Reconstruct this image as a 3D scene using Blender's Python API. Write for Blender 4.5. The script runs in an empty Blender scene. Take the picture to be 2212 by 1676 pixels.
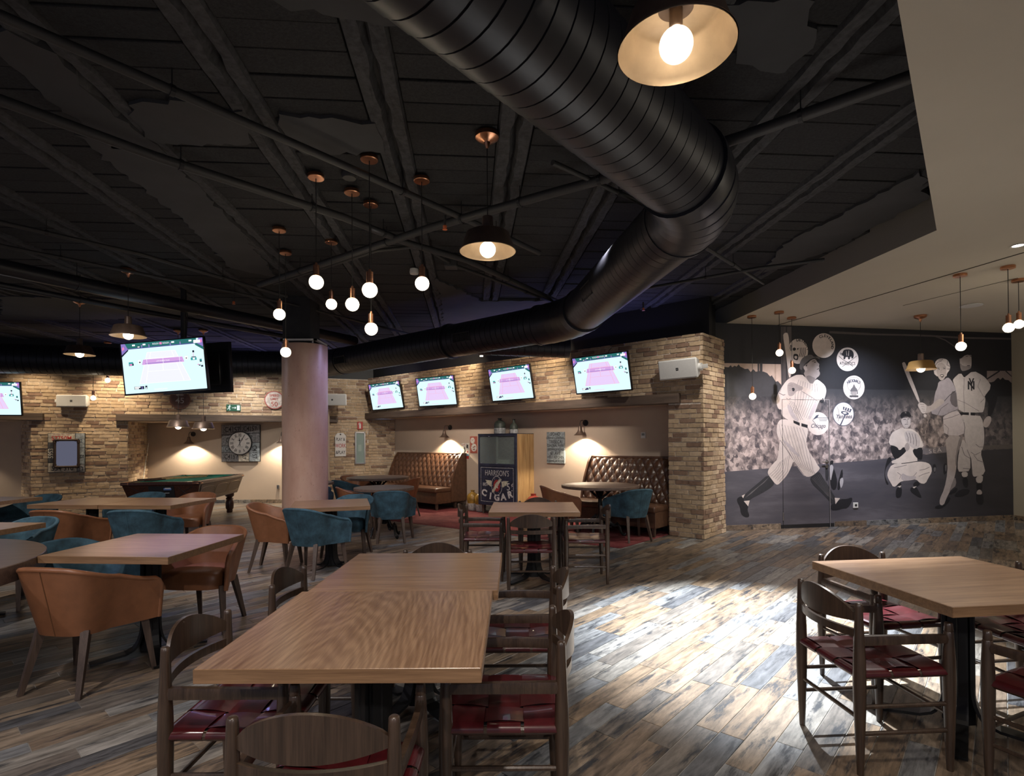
import bpy, bmesh, math, random
from mathutils import Vector, Matrix, geometry
random.seed(7)
sc = bpy.context.scene
col = sc.collection
PI = math.pi
# ------------------------------------------------------------------ camera, world, exposure, general lights
cam_d = bpy.data.cameras.new('camera'); cam = bpy.data.objects.new('camera', cam_d); col.objects.link(cam)
PITCH, ROLL, EYE, FPX, SHIFT = .008, .006, 1.45, 1190., 102.48
cam.matrix_world = Matrix.Translation((0, 0, EYE)) @ Matrix.Rotation(PI/2 + PITCH, 4, 'X') @ Matrix.Rotation(-ROLL, 4, 'Z')
cam_d.sensor_width = 36; cam_d.sensor_fit = 'HORIZONTAL'; cam_d.lens = 36*FPX/2212
cam_d.shift_y = SHIFT/2212; cam_d.clip_start = .05; cam_d.clip_end = 100
sc.camera = cam
w = bpy.data.worlds.new('world'); sc.world = w; w.use_nodes = True
w.node_tree.nodes['Background'].inputs[0].default_value = (.66, .70, 1.0, 1)
w.node_tree.nodes['Background'].inputs[1].default_value = .085
vs = sc.view_settings
vs.view_transform = 'Standard'; vs.look = 'None'; vs.gamma = 1; vs.use_curve_mapping = False; vs.exposure = 1.2
sc.cycles.use_denoising = True
sc.cycles.max_bounces = 7; sc.cycles.transparent_max_bounces = 12
sc.cycles.sample_clamp_indirect = 6

def spot(name, loc, target, power, color, angle=60, blend=.4, radius=.04):
    d = bpy.data.lights.new(name, 'SPOT'); o = bpy.data.objects.new(name, d); col.objects.link(o)
    d.energy = power; d.color = color; d.spot_size = math.radians(angle); d.spot_blend = blend; d.shadow_soft_size = radius
    o.location = loc; o.rotation_euler = (Vector(target)-Vector(loc)).to_track_quat('-Z', 'Y').to_euler(); return o
def area(name, loc, target, power, color, sx, sy):
    d = bpy.data.lights.new(name, 'AREA'); o = bpy.data.objects.new(name, d); col.objects.link(o)
    d.energy = power; d.color = color; d.shape = 'RECTANGLE'; d.size = sx; d.size_y = sy
    o.location = loc; o.rotation_euler = (Vector(target)-Vector(loc)).to_track_quat('-Z', 'Y').to_euler(); return o
def W0(s, d, z): return (2.757-.746*s+.666*d, 7.946+.666*s+.746*d, z)
WARM, NEUT, COOL = (1, .80, .56), (1, .94, .86), (.80, .88, 1.0)
spot('floor_spot', (1.95, 4.9, 3.4), (1.85, 4.15, 0), 1900, (.84, .92, 1.0), 52, .75, .03)
spot('floor_spot', (3.0, 4.6, 3.2), (1.6, 3.2, 0), 90, (1, .97, .92), 62, .2, .03)
spot('floor_spot', (4.2, 5.6, 3.2), (3.4, 6.4, 0), 60, (1, .95, .88), 90, .8, .03)
spot('mural_spot', (5.2, 7.5, 3.2), (5.72, 9.1, 1.85), 165, (.80, .86, 1), 64, .95, .03)
spot('mural_spot', (7.2, 8.2, 3.2), (7.6, 9.4, 1.5), 45, NEUT, 80, .95, .03)
spot('mural_spot', (4.2, 7.2, 3.2), (4.6, 8.9, .8), 140, (.98, .93, 1), 84, .95, .03)
spot('pier_spot', (3.9, 7.3, 3.2), (3.05, 8.3, 1.3), 55, NEUT, 70, .7, .03)
spot('brick_spot', (.75, 9.15, 3.35), (.35, 10.2, 2.7), 36, WARM, 100, .9, .03)
spot('brick_spot', (-1.0, 10.45, 3.35), (-1.3, 11.7, 2.6), 40, WARM, 100, .9, .03)
spot('brick_spot', (-2.6, 11.4, 3.3), (-3.4, 13.0, 2.2), 40, NEUT, 110, .9, .03)
spot('brick_spot', (2.3, 6.9, 3.4), (2.4, 8.2, 1.7), 34, NEUT, 85, .9, .03)
spot('alcove_spot', (.3, 8.3, 2.75), (.7, 10.3, .9), 65, (1, .88, .76), 95, .9, .05)
spot('alcove_spot', (-1.6, 10.0, 2.72), (-1.6, 12.2, .9), 65, (1, .88, .76), 95, .9, .05)
spot('column_spot', (-2.3, 6.2, 3.4), (-3.0, 7.9, 1.4), 190, (1, .86, .80), 70, .9, .03)
spot('column_spot', (-1.2, 8.4, 3.2), (-2.75, 8.2, 1.9), 50, (.42, .45, 1), 60, .9, .05)  # added blue lamp standing in for the televisions' light on the column
spot('table_spot', (-.5, .6, 3.4), (-.4, 2.2, .75), 80, (1, .88, .76), 80, .9, .06)
spot('table_spot', (-2.6, 1.6, 3.4), (-2.7, 3.3, .5), 80, (1, .92, .88), 96, .9, .06)
spot('table_spot', (2.6, .8, 3.2), (2.4, 2.8, .75), 34, (1, .88, .74), 85, .9, .06)
spot('table_spot', (-4.5, 4.6, 3.4), (-4.7, 6.4, .5), 95, (1, .92, .86), 100, .9, .06)
spot('table_spot', (-1.2, 5.0, 3.4), (-1.4, 6.4, .5), 85, (.95, .92, 1), 95, .9, .06)
spot('table_spot', (.9, 5.2, 3.4), (.5, 6.1, .5), 70, (.95, .92, 1), 80, .9, .06)
spot('blue_spot', (-2.2, 3.0, 3.4), (-2.42, 3.86, .75), 190, (.56, .50, 1), 24, 1, .06)  # added lamp standing in for the blue reflection on this tabletop
spot('blue_spot', (.1, 5.0, 3.4), (.2, 5.8, .75), 34, (.62, .58, 1), 26, 1, .06)  # added lamp tinting the middle tabletop lavender, no fixture above
spot('wall_spot', (-8.0, 10.95, 3.2), (-8.25, 11.5, 1.3), 75, WARM, 100, .9, .03)
spot('wall_spot', (-9.2, 10.35, 3.2), (-9.55, 10.95, 1.1), 40, WARM, 100, .9, .03)
spot('wall_spot', (-5.7, 11.65, 3.1), (-5.9, 12.5, 1.5), 55, NEUT, 110, .9, .03)
spot('pool_spot', (-6.0, 9.0, 3.3), (-6.1, 11.5, .8), 70, NEUT, 70, .9, .03)
area('led_strip', W0(3.2, .10, 3.01), W0(3.2, -.9, 3.9), 6, (.34, .34, 1), 5.5, .05)
area('led_strip', (-6.2, 12.5, 3.0), (-5.8, 11.4, 3.6), 5, (.36, .34, 1), 4.5, .05)
# unseen fill spots added behind and beside us to light the front faces
for x, y, p, c in ((-1.7, -1.3, 46, (1, .93, .9)), (1.5, -1.3, 40, (1, .93, .9)), (-4.6, .8, 36, (.95, .92, 1))): spot('shaded_pendant', (x, y, 2.7), (x*.95, y+.9, 0), p*1.4, c, 150, .6, .06)
def bulb(loc, power, color=(1, .90, .76)):  # unseen fill point light, added to brighten the cream ceiling
    d = bpy.data.lights.new('ceiling_fill_point', 'POINT'); o = bpy.data.objects.new('ceiling_fill_point', d); col.objects.link(o); d.energy = power; d.color = color; d.shadow_soft_size = .06; o.location = loc
bulb((5.2, 1.6, 2.5), 11); bulb((6.6, 3.6, 2.5), 12); bulb((7.6, 5.6, 2.5), 14)

# ------------------------------------------------------------------ helpers
def link(o, parent=None):
    col.objects.link(o)
    if parent: o.parent = parent
    return o
class MB:
    def __init__(s): s.v = []; s.f = []; s.m = []
    def add(s, vs_, fs, mi=0):
        n = len(s.v); s.v += [tuple(v) for v in vs_]; s.f += [tuple(i+n for i in f) for f in fs]; s.m += [mi]*len(fs); return s
    def box(s, x0, x1, y0, y1, z0, z1, mi=0):
        v = [(x, y, z) for z in (z0, z1) for y in (y0, y1) for x in (x0, x1)]
        return s.add(v, [(0, 2, 3, 1), (4, 5, 7, 6), (0, 1, 5, 4), (2, 6, 7, 3), (0, 4, 6, 2), (1, 3, 7, 5)], mi)
    def rbox(s, x0, x1, y0, y1, z0, z1, r=.005, seg=2, mi=0):
        bm = bmesh.new(); bmesh.ops.create_cube(bm, size=1)
        for v in bm.verts: v.co = ((x0+x1)/2+v.co.x*(x1-x0), (y0+y1)/2+v.co.y*(y1-y0), (z0+z1)/2+v.co.z*(z1-z0))
        bmesh.ops.bevel(bm, geom=bm.edges[:]+bm.verts[:], offset=r, segments=seg, affect='EDGES', profile=.5)
        bm.verts.index_update(); s.add([v.co.copy() for v in bm.verts], [[v.index for v in f.verts] for f in bm.faces], mi); bm.free(); return s
    def tube(s, pts, r, seg=8, caps=True, mi=0, flat=1.0, up=(0, 0, 1)):
        pts = [Vector(p) for p in pts]; n = len(pts); base = len(s.v); rr = r if isinstance(r, (list, tuple)) else [r]*n
        prev = None
        for i, p in enumerate(pts):
            t = (pts[min(i+1, n-1)]-pts[max(i-1, 0)]).normalized()
            u = Vector(up) if prev is None else prev
            u = (u-t*u.dot(t))
            if u.length < 1e-4: u = Vector((1, 0, 0)); u = u-t*u.dot(t)
            u.normalize(); prev = u; b = t.cross(u)
            for k in range(seg):
                a = 2*PI*(k+.5)/seg
                s.v.append(tuple(p+(u*math.cos(a)*flat+b*math.sin(a))*rr[i]))
        for i in range(n-1):
            for k in range(seg):
                a = base+i*seg+k; b = base+i*seg+(k+1) % seg
                s.f.append((a, b, b+seg, a+seg)); s.m.append(mi)
        if caps:
            s.f.append(tuple(base+k for k in range(seg))[::-1]); s.m.append(mi)
            s.f.append(tuple(base+(n-1)*seg+k for k in range(seg))); s.m.append(mi)
        return s
    def lathe(s, prof, seg=24, c=(0, 0, 0), mi=0, cap=True):
        base = len(s.v); n = len(prof)
        for r, z in prof:
            for k in range(seg):
                a = 2*PI*k/seg; s.v.append((c[0]+r*math.cos(a), c[1]+r*math.sin(a), c[2]+z))
        for i in range(n-1):
            for k in range(seg):
                a = base+i*seg+k; b = base+i*seg+(k+1) % seg
                s.f.append((a, b, b+seg, a+seg)); s.m.append(mi)
        if cap:
            if prof[0][0] > 1e-5: s.f.append(tuple(base+k for k in range(seg))[::-1]); s.m.append(mi)
            if prof[-1][0] > 1e-5: s.f.append(tuple(base+(n-1)*seg+k for k in range(seg))); s.m.append(mi)
        return s
    def grid(s, fn, nu, nv, closed_u=False, mi=0):
        base = len(s.v); mu = nu if closed_u else nu+1
        for j in range(nv+1):
            for i in range(mu): s.v.append(tuple(fn(i/nu, j/nv)))
        for j in range(nv):
            for i in range(nu):
                a = base+j*mu+i; b = base+j*mu+(i+1) % mu
                s.f.append((a, b, b+mu, a+mu)); s.m.append(mi)
        return s
    def poly(s, pts, n, mi=0):          # flat polygon from 2D pts on plane fn(x,z)->3D
        return s
    def mesh(s, name):
        me = bpy.data.meshes.new(name); me.from_pydata(s.v, [], s.f); return me
    def build(s, name, mats, parent=None, smooth=False, angle=None):
        me = s.mesh(name)
        mats = mats if isinstance(mats, (list, tuple)) else [mats]
        for m in mats: me.materials.append(m)
        if len(mats) > 1:
            me.polygons.foreach_set('material_index', s.m)
        bm = bmesh.new(); bm.from_mesh(me); bmesh.ops.recalc_face_normals(bm, faces=bm.faces[:]); bm.to_mesh(me); bm.free()
        if smooth:
            me.shade_smooth()
            try: me.set_sharp_from_angle(angle=math.radians(angle or 40))
            except Exception: pass
        return link(bpy.data.objects.new(name, me), parent)
def empty(name, loc=(0, 0, 0), rz=0, mat=None):
    o = bpy.data.objects.new(name, None); col.objects.link(o); o.empty_display_size = .1
    if mat is not None: o.matrix_world = mat
    else: o.location = loc; o.rotation_euler = (0, 0, rz)
    return o
def tag(o, label, cat, group=None, kind=None):
    o['label'] = label; o['category'] = cat
    if group: o['group'] = group
    if kind: o['kind'] = kind
    return o
def struct(o): o['kind'] = 'structure'; return o
def copy_tree(o, parent=None):
    c = o.copy(); col.objects.link(c)
    if parent: c.parent = parent
    for ch in list(o.children): copy_tree(ch, c)
    return c
def place(proto, state, loc, rz, label, cat, group=None, scale=None):
    o = proto if not state['used'] else copy_tree(proto)
    state['used'] = True
    o.location = loc; o.rotation_euler = (0, 0, rz)
    if scale: o.scale = scale
    tag(o, label, cat, group); return o
def frame(origin, right):               # X = right along wall, Y = into wall, Z = up
    r = Vector((right[0], right[1], 0)).normalized(); y = Vector((-r.y, r.x, 0))
    return Matrix(((r.x, y.x, 0, origin[0]), (r.y, y.y, 0, origin[1]), (0, 0, 1, origin[2]), (0, 0, 0, 1)))
def text(body, size, mat, parent, x, y, z, name='lettering', align='CENTER', ext=.001, sx=1., rot=0., spacing=1.0, shear=0, bold=0):
    c = bpy.data.curves.new('t', 'FONT'); c.body = body; c.size = size; c.align_x = align; c.align_y = 'CENTER'; c.extrude = ext; c.space_character = spacing; c.shear = shear; c.offset = bold; c.resolution_u = 3
    t = bpy.data.objects.new('t', c); col.objects.link(t); dg = bpy.context.evaluated_depsgraph_get()
    me = bpy.data.meshes.new_from_object(t.evaluated_get(dg)); bpy.data.objects.remove(t); bpy.data.curves.remove(c)
    me.transform(Matrix.Translation((x, y, z)) @ Matrix.Rotation(PI/2, 4, 'X') @ Matrix.Rotation(rot, 4, 'Z') @ Matrix.Diagonal((sx, 1, 1, 1)))
    me.name = name; me.materials.clear(); me.materials.append(mat); return link(bpy.data.objects.new(name, me), parent)
def chaikin(p):
    q = []
    for i in range(len(p)):
        a, b = p[i], p[(i+1) % len(p)]
        q += [(a[0]*.75+b[0]*.25, a[1]*.75+b[1]*.25), (a[0]*.25+b[0]*.75, a[1]*.25+b[1]*.75)]
    return q

# ------------------------------------------------------------------ materials
def nt(name):
    m = bpy.data.materials.new(name); m.use_nodes = True; t = m.node_tree; b = t.nodes['Principled BSDF']; return m, t, b
def N(t, typ, **kw):
    n = t.nodes.new(typ)
    for k, v in kw.items():
        if k.startswith('i_'):
            key = k[2:]; key = int(key) if key.isdigit() else key.replace('_', ' ')
            n.inputs[key].default_value = v
        else: setattr(n, k, v)
    return n
def ramp(t, stops, interp='LINEAR'):
    n = t.nodes.new('ShaderNodeValToRGB'); cr = n.color_ramp; cr.interpolation = interp
    while len(cr.elements) < len(stops): cr.elements.new(.5)
    for e, (p, c) in zip(cr.elements, stops): e.position = p; e.color = (*c, 1)
    return n
def coords(t, scale=(1, 1, 1), kind='Object', rot=(0, 0, 0)):
    c = t.nodes.new('ShaderNodeTexCoord'); m = t.nodes.new('ShaderNodeMapping'); m.inputs['Scale'].default_value = scale; m.inputs['Rotation'].default_value = rot
    if kind == 'World':
        g = t.nodes.new('ShaderNodeNewGeometry'); t.links.new(g.outputs['Position'], m.inputs['Vector'])
    else: t.links.new(c.outputs[kind], m.inputs['Vector'])
    return m.outputs['Vector']
def plain(name, c, rough=.5, metal=0., nscale=0, namt=.3, bump=0., spec=.5, coat=0., stretch=(1, 1, 1), em=None, c2=None, rvar=0):
    m, t, b = nt(name); b.inputs['Base Color'].default_value = (*c, 1); b.inputs['Roughness'].default_value = rough; b.inputs['Metallic'].default_value = metal
    b.inputs['Specular IOR Level'].default_value = spec; b.inputs['Coat Weight'].default_value = coat
    if nscale:
        v = coords(t, stretch); n = N(t, 'ShaderNodeTexNoise', i_Scale=nscale, i_Detail=6.0, i_Roughness=.6); t.links.new(v, n.inputs['Vector'])
        lo = tuple(x*(1-namt) for x in c); hi = c2 or tuple(min(1, x*(1+namt)) for x in c)
        r = ramp(t, [(.35, lo), (.65, hi)]); t.links.new(n.outputs['Fac'], r.inputs['Fac']); t.links.new(r.outputs['Color'], b.inputs['Base Color'])
        if bump:
            bp = N(t, 'ShaderNodeBump', i_Strength=bump, i_Distance=.004); t.links.new(n.outputs['Fac'], bp.inputs['Height']); t.links.new(bp.outputs['Normal'], b.inputs['Normal'])
    if em: b.inputs['Emission Color'].default_value = (*em[0], 1); b.inputs['Emission Strength'].default_value = em[1]
    return m
def wood(name, c1, c2, rough=.4, axis=0, scale=1., bump=.15, coat=0., cath=0.):
    m, t, b = nt(name); s = [14*scale]*3; s[axis] = .9*scale
    v = coords(t, tuple(s)); n1 = N(t, 'ShaderNodeTexNoise', i_Scale=2.2, i_Detail=8.0, i_Roughness=.65, i_Distortion=.6); t.links.new(v, n1.inputs['Vector'])
    s2 = [120*scale]*3; s2[axis] = 4*scale
    v2 = coords(t, tuple(s2)); n2 = N(t, 'ShaderNodeTexNoise', i_Scale=1.5, i_Detail=3.0); t.links.new(v2, n2.inputs['Vector'])
    mx = N(t, 'ShaderNodeMath', operation='MULTIPLY_ADD'); t.links.new(n2.outputs['Fac'], mx.inputs[0]); mx.inputs[1].default_value = .5; t.links.new(n1.outputs['Fac'], mx.inputs[2])
    src = mx.outputs[0]
    if cath:
        s3 = [5.]*3; s3[axis] = .8; v3 = coords(t, tuple(s3)); v3.node.inputs['Location'].default_value = (.35, 1.0, 0) if axis else (1.0, .35, 0); wv = N(t, 'ShaderNodeTexWave', wave_type='RINGS', rings_direction='Z', i_Scale=3.4, i_Distortion=9.0, i_Detail=2.0, i_Detail_Scale=.7); t.links.new(v3, wv.inputs['Vector'])
        m3 = N(t, 'ShaderNodeMath', operation='MULTIPLY_ADD'); t.links.new(wv.outputs['Fac'], m3.inputs[0]); m3.inputs[1].default_value = cath; t.links.new(src, m3.inputs[2]); m4 = N(t, 'ShaderNodeMath', operation='SUBTRACT'); t.links.new(m3.outputs[0], m4.inputs[0]); m4.inputs[1].default_value = cath*.5; src = m4.outputs[0]
    r = ramp(t, [(.5, c1), (.75, tuple((a+d)/2 for a, d in zip(c1, c2))), (.95, c2)]); t.links.new(src, r.inputs['Fac']); t.links.new(r.outputs['Color'], b.inputs['Base Color'])
    b.inputs['Roughness'].default_value = rough; b.inputs['Coat Weight'].default_value = coat; b.inputs['Coat Roughness'].default_value = .25
    bp = N(t, 'ShaderNodeBump', i_Strength=bump, i_Distance=.002); t.links.new(n2.outputs['Fac'], bp.inputs['Height']); t.links.new(bp.outputs['Normal'], b.inputs['Normal'])
    return m
def rnd(t):                              # a random number per piece, whether it is an object or an island of a joined mesh
    oi = t.nodes.new('ShaderNodeObjectInfo'); g = t.nodes.new('ShaderNodeNewGeometry')
    a = N(t, 'ShaderNodeMath', operation='ADD'); t.links.new(oi.outputs['Random'], a.inputs[0]); t.links.new(g.outputs['Random Per Island'], a.inputs[1])
    f = N(t, 'ShaderNodeMath', operation='FRACT'); t.links.new(a.outputs[0], f.inputs[0]); return f.outputs[0]
def pieces(name, stops, rough, nscale, stretch, rot=(0, 0, 0), namt=.35, bump=.4, grime=None, dist=.004):
    m, t, b = nt(name); f = rnd(t); r = ramp(t, stops, 'CONSTANT'); t.links.new(f, r.inputs['Fac'])
    sep = t.nodes.new('ShaderNodeVectorMath'); sep.operation = 'ADD'
    v = coords(t, (1, 1, 1), 'World', rot); t.links.new(v, sep.inputs[0])
    cm = N(t, 'ShaderNodeMath', operation='MULTIPLY'); t.links.new(f, cm.inputs[0]); cm.inputs[1].default_value = 37.; cb = t.nodes.new('ShaderNodeCombineXYZ'); t.links.new(cm.outputs[0], cb.inputs[0]); t.links.new(cm.outputs[0], cb.inputs[2]); t.links.new(cb.outputs[0], sep.inputs[1])
    mp = N(t, 'ShaderNodeMapping'); mp.inputs['Scale'].default_value = stretch; t.links.new(sep.outputs[0], mp.inputs['Vector'])
    n = N(t, 'ShaderNodeTexNoise', i_Scale=nscale, i_Detail=7.0, i_Roughness=.7, i_Distortion=.3); t.links.new(mp.outputs['Vector'], n.inputs['Vector'])
    mr = N(t, 'ShaderNodeMapRange'); mr.inputs[1].default_value = .3; mr.inputs[2].default_value = .7; mr.inputs[3].default_value = 1-namt; mr.inputs[4].default_value = 1+namt; t.links.new(n.outputs['Fac'], mr.inputs[0])
    mul = N(t, 'ShaderNodeMix', data_type='RGBA', blend_type='MULTIPLY'); mul.inputs[0].default_value = 1; t.links.new(r.outputs['Color'], mul.inputs[6]); t.links.new(mr.outputs[0], mul.inputs[7])
    out = mul.outputs[2]
    if grime:
        n2 = N(t, 'ShaderNodeTexNoise', i_Scale=grime[1], i_Detail=8.0, i_Roughness=.75); t.links.new(mp.outputs['Vector'], n2.inputs['Vector'])
        r2 = ramp(t, [(grime[2], (0, 0, 0)), (grime[3], (1, 1, 1))]); t.links.new(n2.outputs['Fac'], r2.inputs['Fac'])
        mg = N(t, 'ShaderNodeMix', data_type='RGBA'); t.links.new(r2.outputs['Color'], mg.inputs[0]); t.links.new(out, mg.inputs[6]); mg.inputs[7].default_value = (*grime[0], 1); out = mg.outputs[2]
    t.links.new(out, b.inputs['Base Color']); b.inputs['Roughness'].default_value = rough
    bp = N(t, 'ShaderNodeBump', i_Strength=bump, i_Distance=dist); t.links.new(n.outputs['Fac'], bp.inputs['Height']); t.links.new(bp.outputs['Normal'], b.inputs['Normal'])
    return m
def emit(name, c, s):
    m, t, b = nt(name); b.inputs['Base Color'].default_value = (0, 0, 0, 1); b.inputs['Specular IOR Level'].default_value = .2
    b.inputs['Emission Color'].default_value = (*c, 1); b.inputs['Emission Strength'].default_value = s; return m
def glassy(name, tint, alpha, em=None, rough=.03):
    m, t, b = nt(name); tr = N(t, 'ShaderNodeBsdfTransparent'); tr.inputs[0].default_value = (*tint, 1); mx = N(t, 'ShaderNodeMixShader'); mx.inputs[0].default_value = alpha
    b.inputs['Base Color'].default_value = (*tint, 1); b.inputs['Roughness'].default_value = rough
    if em: b.inputs['Emission Color'].default_value = (*em[0], 1); b.inputs['Emission Strength'].default_value = em[1]
    t.links.new(tr.outputs[0], mx.inputs[1]); t.links.new(b.outputs[0], mx.inputs[2]); t.links.new(mx.outputs[0], t.nodes['Material Output'].inputs[0]); return m

FLOOR_ROT = math.atan2(.746, .666)
m_plank = pieces('weathered plank', [(0, (.205, .148, .10)), (.14, (.16, .118, .085)), (.28, (.235, .18, .13)), (.42, (.17, .17, .17)), (.54, (.13, .112, .096)), (.64, (.215, .195, .17)), (.76, (.195, .138, .09)), (.88, (.088, .088, .092)), (.95, (.245, .23, .21))], .36, 3.2, (1.5, 9, 9), (0, 0, -FLOOR_ROT), .62, .3, ((.030, .031, .035), 1.7, .52, .62), .002)
m_grout = plain('floor grout', (.30, .28, .25), .9, nscale=8, namt=.2)
m_brick = pieces('tumbled brick', [(0, (.46, .335, .21)), (.2, (.40, .285, .175)), (.38, (.50, .375, .25)), (.55, (.43, .31, .20)), (.7, (.37, .265, .17)), (.80, (.22, .135, .09)), (.9, (.26, .165, .11))], .85, 14, (1, 1, 1), (0, 0, 0), .28, .6, None, .006)
m_mortar = plain('brick mortar', (.60, .53, .45), .95, nscale=30, namt=.2, bump=.5)
m_block = pieces('ceiling block', [(0, (.017, .0175, .0185)), (.3, (.021, .0215, .0225)), (.6, (.0155, .016, .017)), (.8, (.0195, .020, .021))], .9, 55, (1, 1, 1), (0, 0, 0), .6, 1.0, None, .006)
m_slab = plain('dark concrete', (.025, .0255, .027), .85, nscale=3, namt=.3, bump=.4)
m_rib = plain('rough concrete rib', (.042, .043, .046), .85, nscale=25, namt=.35, bump=1.0)
m_skim = plain('dark plaster skim', (.042, .043, .045), .8, nscale=2, namt=.15)
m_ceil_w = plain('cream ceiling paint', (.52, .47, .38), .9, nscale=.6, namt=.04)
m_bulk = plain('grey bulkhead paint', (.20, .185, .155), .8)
m_plaster = plain('beige plaster', (.47, .37, .285), .9, nscale=1.2, namt=.05)
m_black = plain('black paint', (.012, .012, .013), .6)
m_beam = wood('dark beam wood', (.05, .034, .026), (.135, .092, .066), .6, 0, .6, .5)
m_duct = plain('black duct metal', (.0125, .013, .0175), .42, 0)
m_pipe = plain('dark pipe paint', (.032, .0315, .031), .6)
m_copper = plain('brushed copper', (.62, .30, .17), .28, 1., nscale=20, namt=.12, stretch=(1, 1, 6))
m_bronze = plain('bronze shade', (.125, .083, .062), .42, .4, nscale=9, namt=.25)
m_brass_in = plain('pale brass lining', (.46, .34, .225), .40, .35, nscale=6, namt=.12)
m_cord = plain('black cable', (.012, .011, .010), .7)
m_oak = wood('oak veneer', (.15, .072, .034), (.36, .215, .120), .30, 0, 1., .1, .25)
m_oak_c = wood('cross grain oak veneer', (.16, .080, .038), (.35, .212, .122), .30, 1, 1., .1, .25, .17)
m_oak_e = wood('oak edge band', (.15, .080, .038), (.28, .160, .080), .45, 0, 1.3)
m_oak_d = wood('dark oak veneer', (.085, .055, .045), (.19, .125, .09), .4, 0, 1., .1, .2)
m_chair = wood('dark stained wood', (.022, .0125, .0075), (.068, .040, .025), .34, 2, 1.2, .15, .2)
m_leg = wood('walnut leg wood', (.042, .026, .019), (.10, .066, .048), .45, 2, 1.2)
m_strap = plain('burgundy leather strap', (.058, .006, .008), .30, nscale=18, namt=.25, bump=.08, coat=.25)
m_tan = plain('tan leather', (.225, .090, .039), .40, nscale=14, namt=.10, bump=.1)
m_blue = plain('teal suede', (.034, .082, .112), .8, nscale=9, namt=.45, bump=.12)
m_blue_p = plain('teal seam', (.05, .115, .15), .7)
m_tan_p = plain('tan piping', (.13, .055, .022), .45)
m_iron = plain('black iron', (.014, .014, .015), .45, .4)
m_tuft = plain('brown buttoned leather', (.085, .040, .022), .33, nscale=16, namt=.25, bump=.12, coat=.15)
m_rug = None
m_white = plain('white plastic', (.62, .61, .58), .5)
m_grille = plain('white speaker grille', (.50, .49, .47), .7, nscale=220, namt=.35)
m_tv = plain('black gloss plastic', (.010, .010, .012), .25)
m_steel = plain('brushed steel', (.55, .55, .55), .3, 1.)
m_navy = plain('navy painted wood', (.022, .026, .050), .55, nscale=10, namt=.35)
m_cream = plain('worn cream paint', (.56, .52, .45), .8, nscale=25, namt=.3)
m_red = plain('sign red', (.38, .035, .03), .5)
m_ink = plain('ink black', (.02, .02, .022), .6)
m_glass = glassy('pane glass', (.82, .88, .86), .10)
m_bulb = glassy('bulb glass', (1, .96, .88), .34, ((1, .90, .72), 1.3))
m_fil = emit('bulb glow', (1, .90, .74), 24)
m_fil_s = emit('small bulb glow', (1, .90, .74), 40)
m_fil_w = emit('faint bulb glow', (1, .88, .70), 12)

# ------------------------------------------------------------------ the setting
CAMI = cam.matrix_world.inverted()
def pix(p):
    q = CAMI @ Vector(p)
    if q.z > -.05: return None
    return (1106 + FPX*q.x/-q.z, 838 + SHIFT - FPX*q.y/-q.z, -q.z)
def inframe(p, m=60):
    q = pix(p); return q is not None and -m < q[0] < 2212+m and -m < q[1] < 1676+m
D1, D2 = Vector((-.746, .666, 0)), Vector((.666, .746, 0))
P0 = Vector((2.757, 7.946, 0))
def W(s, dep=0., z=0.): return P0 + D1*s + D2*dep + Vector((0, 0, z))
def wframe(s, dep=0., z=0.): return frame(W(s, dep, z), (.746, -.666))
LP, LD = Vector((-9.566, 10.97, 0)), Vector((.919, .394, 0)); LN = Vector((-.394, .919, 0))
def Lw(u, dep=0., z=0.): return LP + LD*u + LN*dep + Vector((0, 0, z))
def lframe(u, dep=0., z=0.): return frame(Lw(u, dep, z), LD)

# floor: planks run square to the brick wall
fl = struct(MB().box(-14, 11, -3, 16, -.03, -.004).build('floor', m_grout))
U, V = Vector((.666, .746, 0)), Vector((-.746, .666, 0)); PW, PL = .118, .85
cand = []
for j in range(-70, 120):
    v = j*PW; u = -9 - random.random()*PL
    while u < 18:
        L = random.choice((PL, PL, .62, PL)); c = U*(u+L/2) + V*(v+PW/2); u += L
        if not (-12.3 < c.x < 9.6 and .5 < c.y < 13.6): continue
        if pix(c) is None: continue
        q = pix(c)
        if not (-500 < q[0] < 2712 and q[1] < 2300): continue
        cand.append((q[2] if inframe(c, 20) else q[2]+50, c, L))
cand.sort(key=lambda t: t[0])
pm = {}
for L in (PL, .62): pm[L] = MB().rbox(-L/2+.0015, L/2-.0015, -PW/2+.0020, PW/2-.0020, -.008, 0, .0012, 1).mesh('plank'); pm[L].materials.append(m_plank)
FR = Matrix.Rotation(FLOOR_ROT, 4, 'Z')
for d, c, L in cand[:300]:
    o = bpy.data.objects.new('plank', pm[L]); link(o, fl); o.matrix_basis = Matrix.Translation(c) @ FR
mb = MB(); uu = FR.to_3x3()
for d, c, L in cand[300:]:
    z = random.uniform(-.0006, .0003); e = .0021
    pts = [c + uu @ Vector((a*(L/2-e), b*(PW/2-e), 0)) for a, b in ((-1, -1), (1, -1), (1, 1), (-1, 1))]
    mb.add([(p.x, p.y, z) for p in pts] + [(p.x, p.y, -.007) for p in pts], [(0, 1, 2, 3), (0, 4, 5, 1), (1, 5, 6, 2), (2, 6, 7, 3), (3, 7, 4, 0)])
mb.build('plank_field', m_plank, fl)['kind'] = 'stuff'

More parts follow.
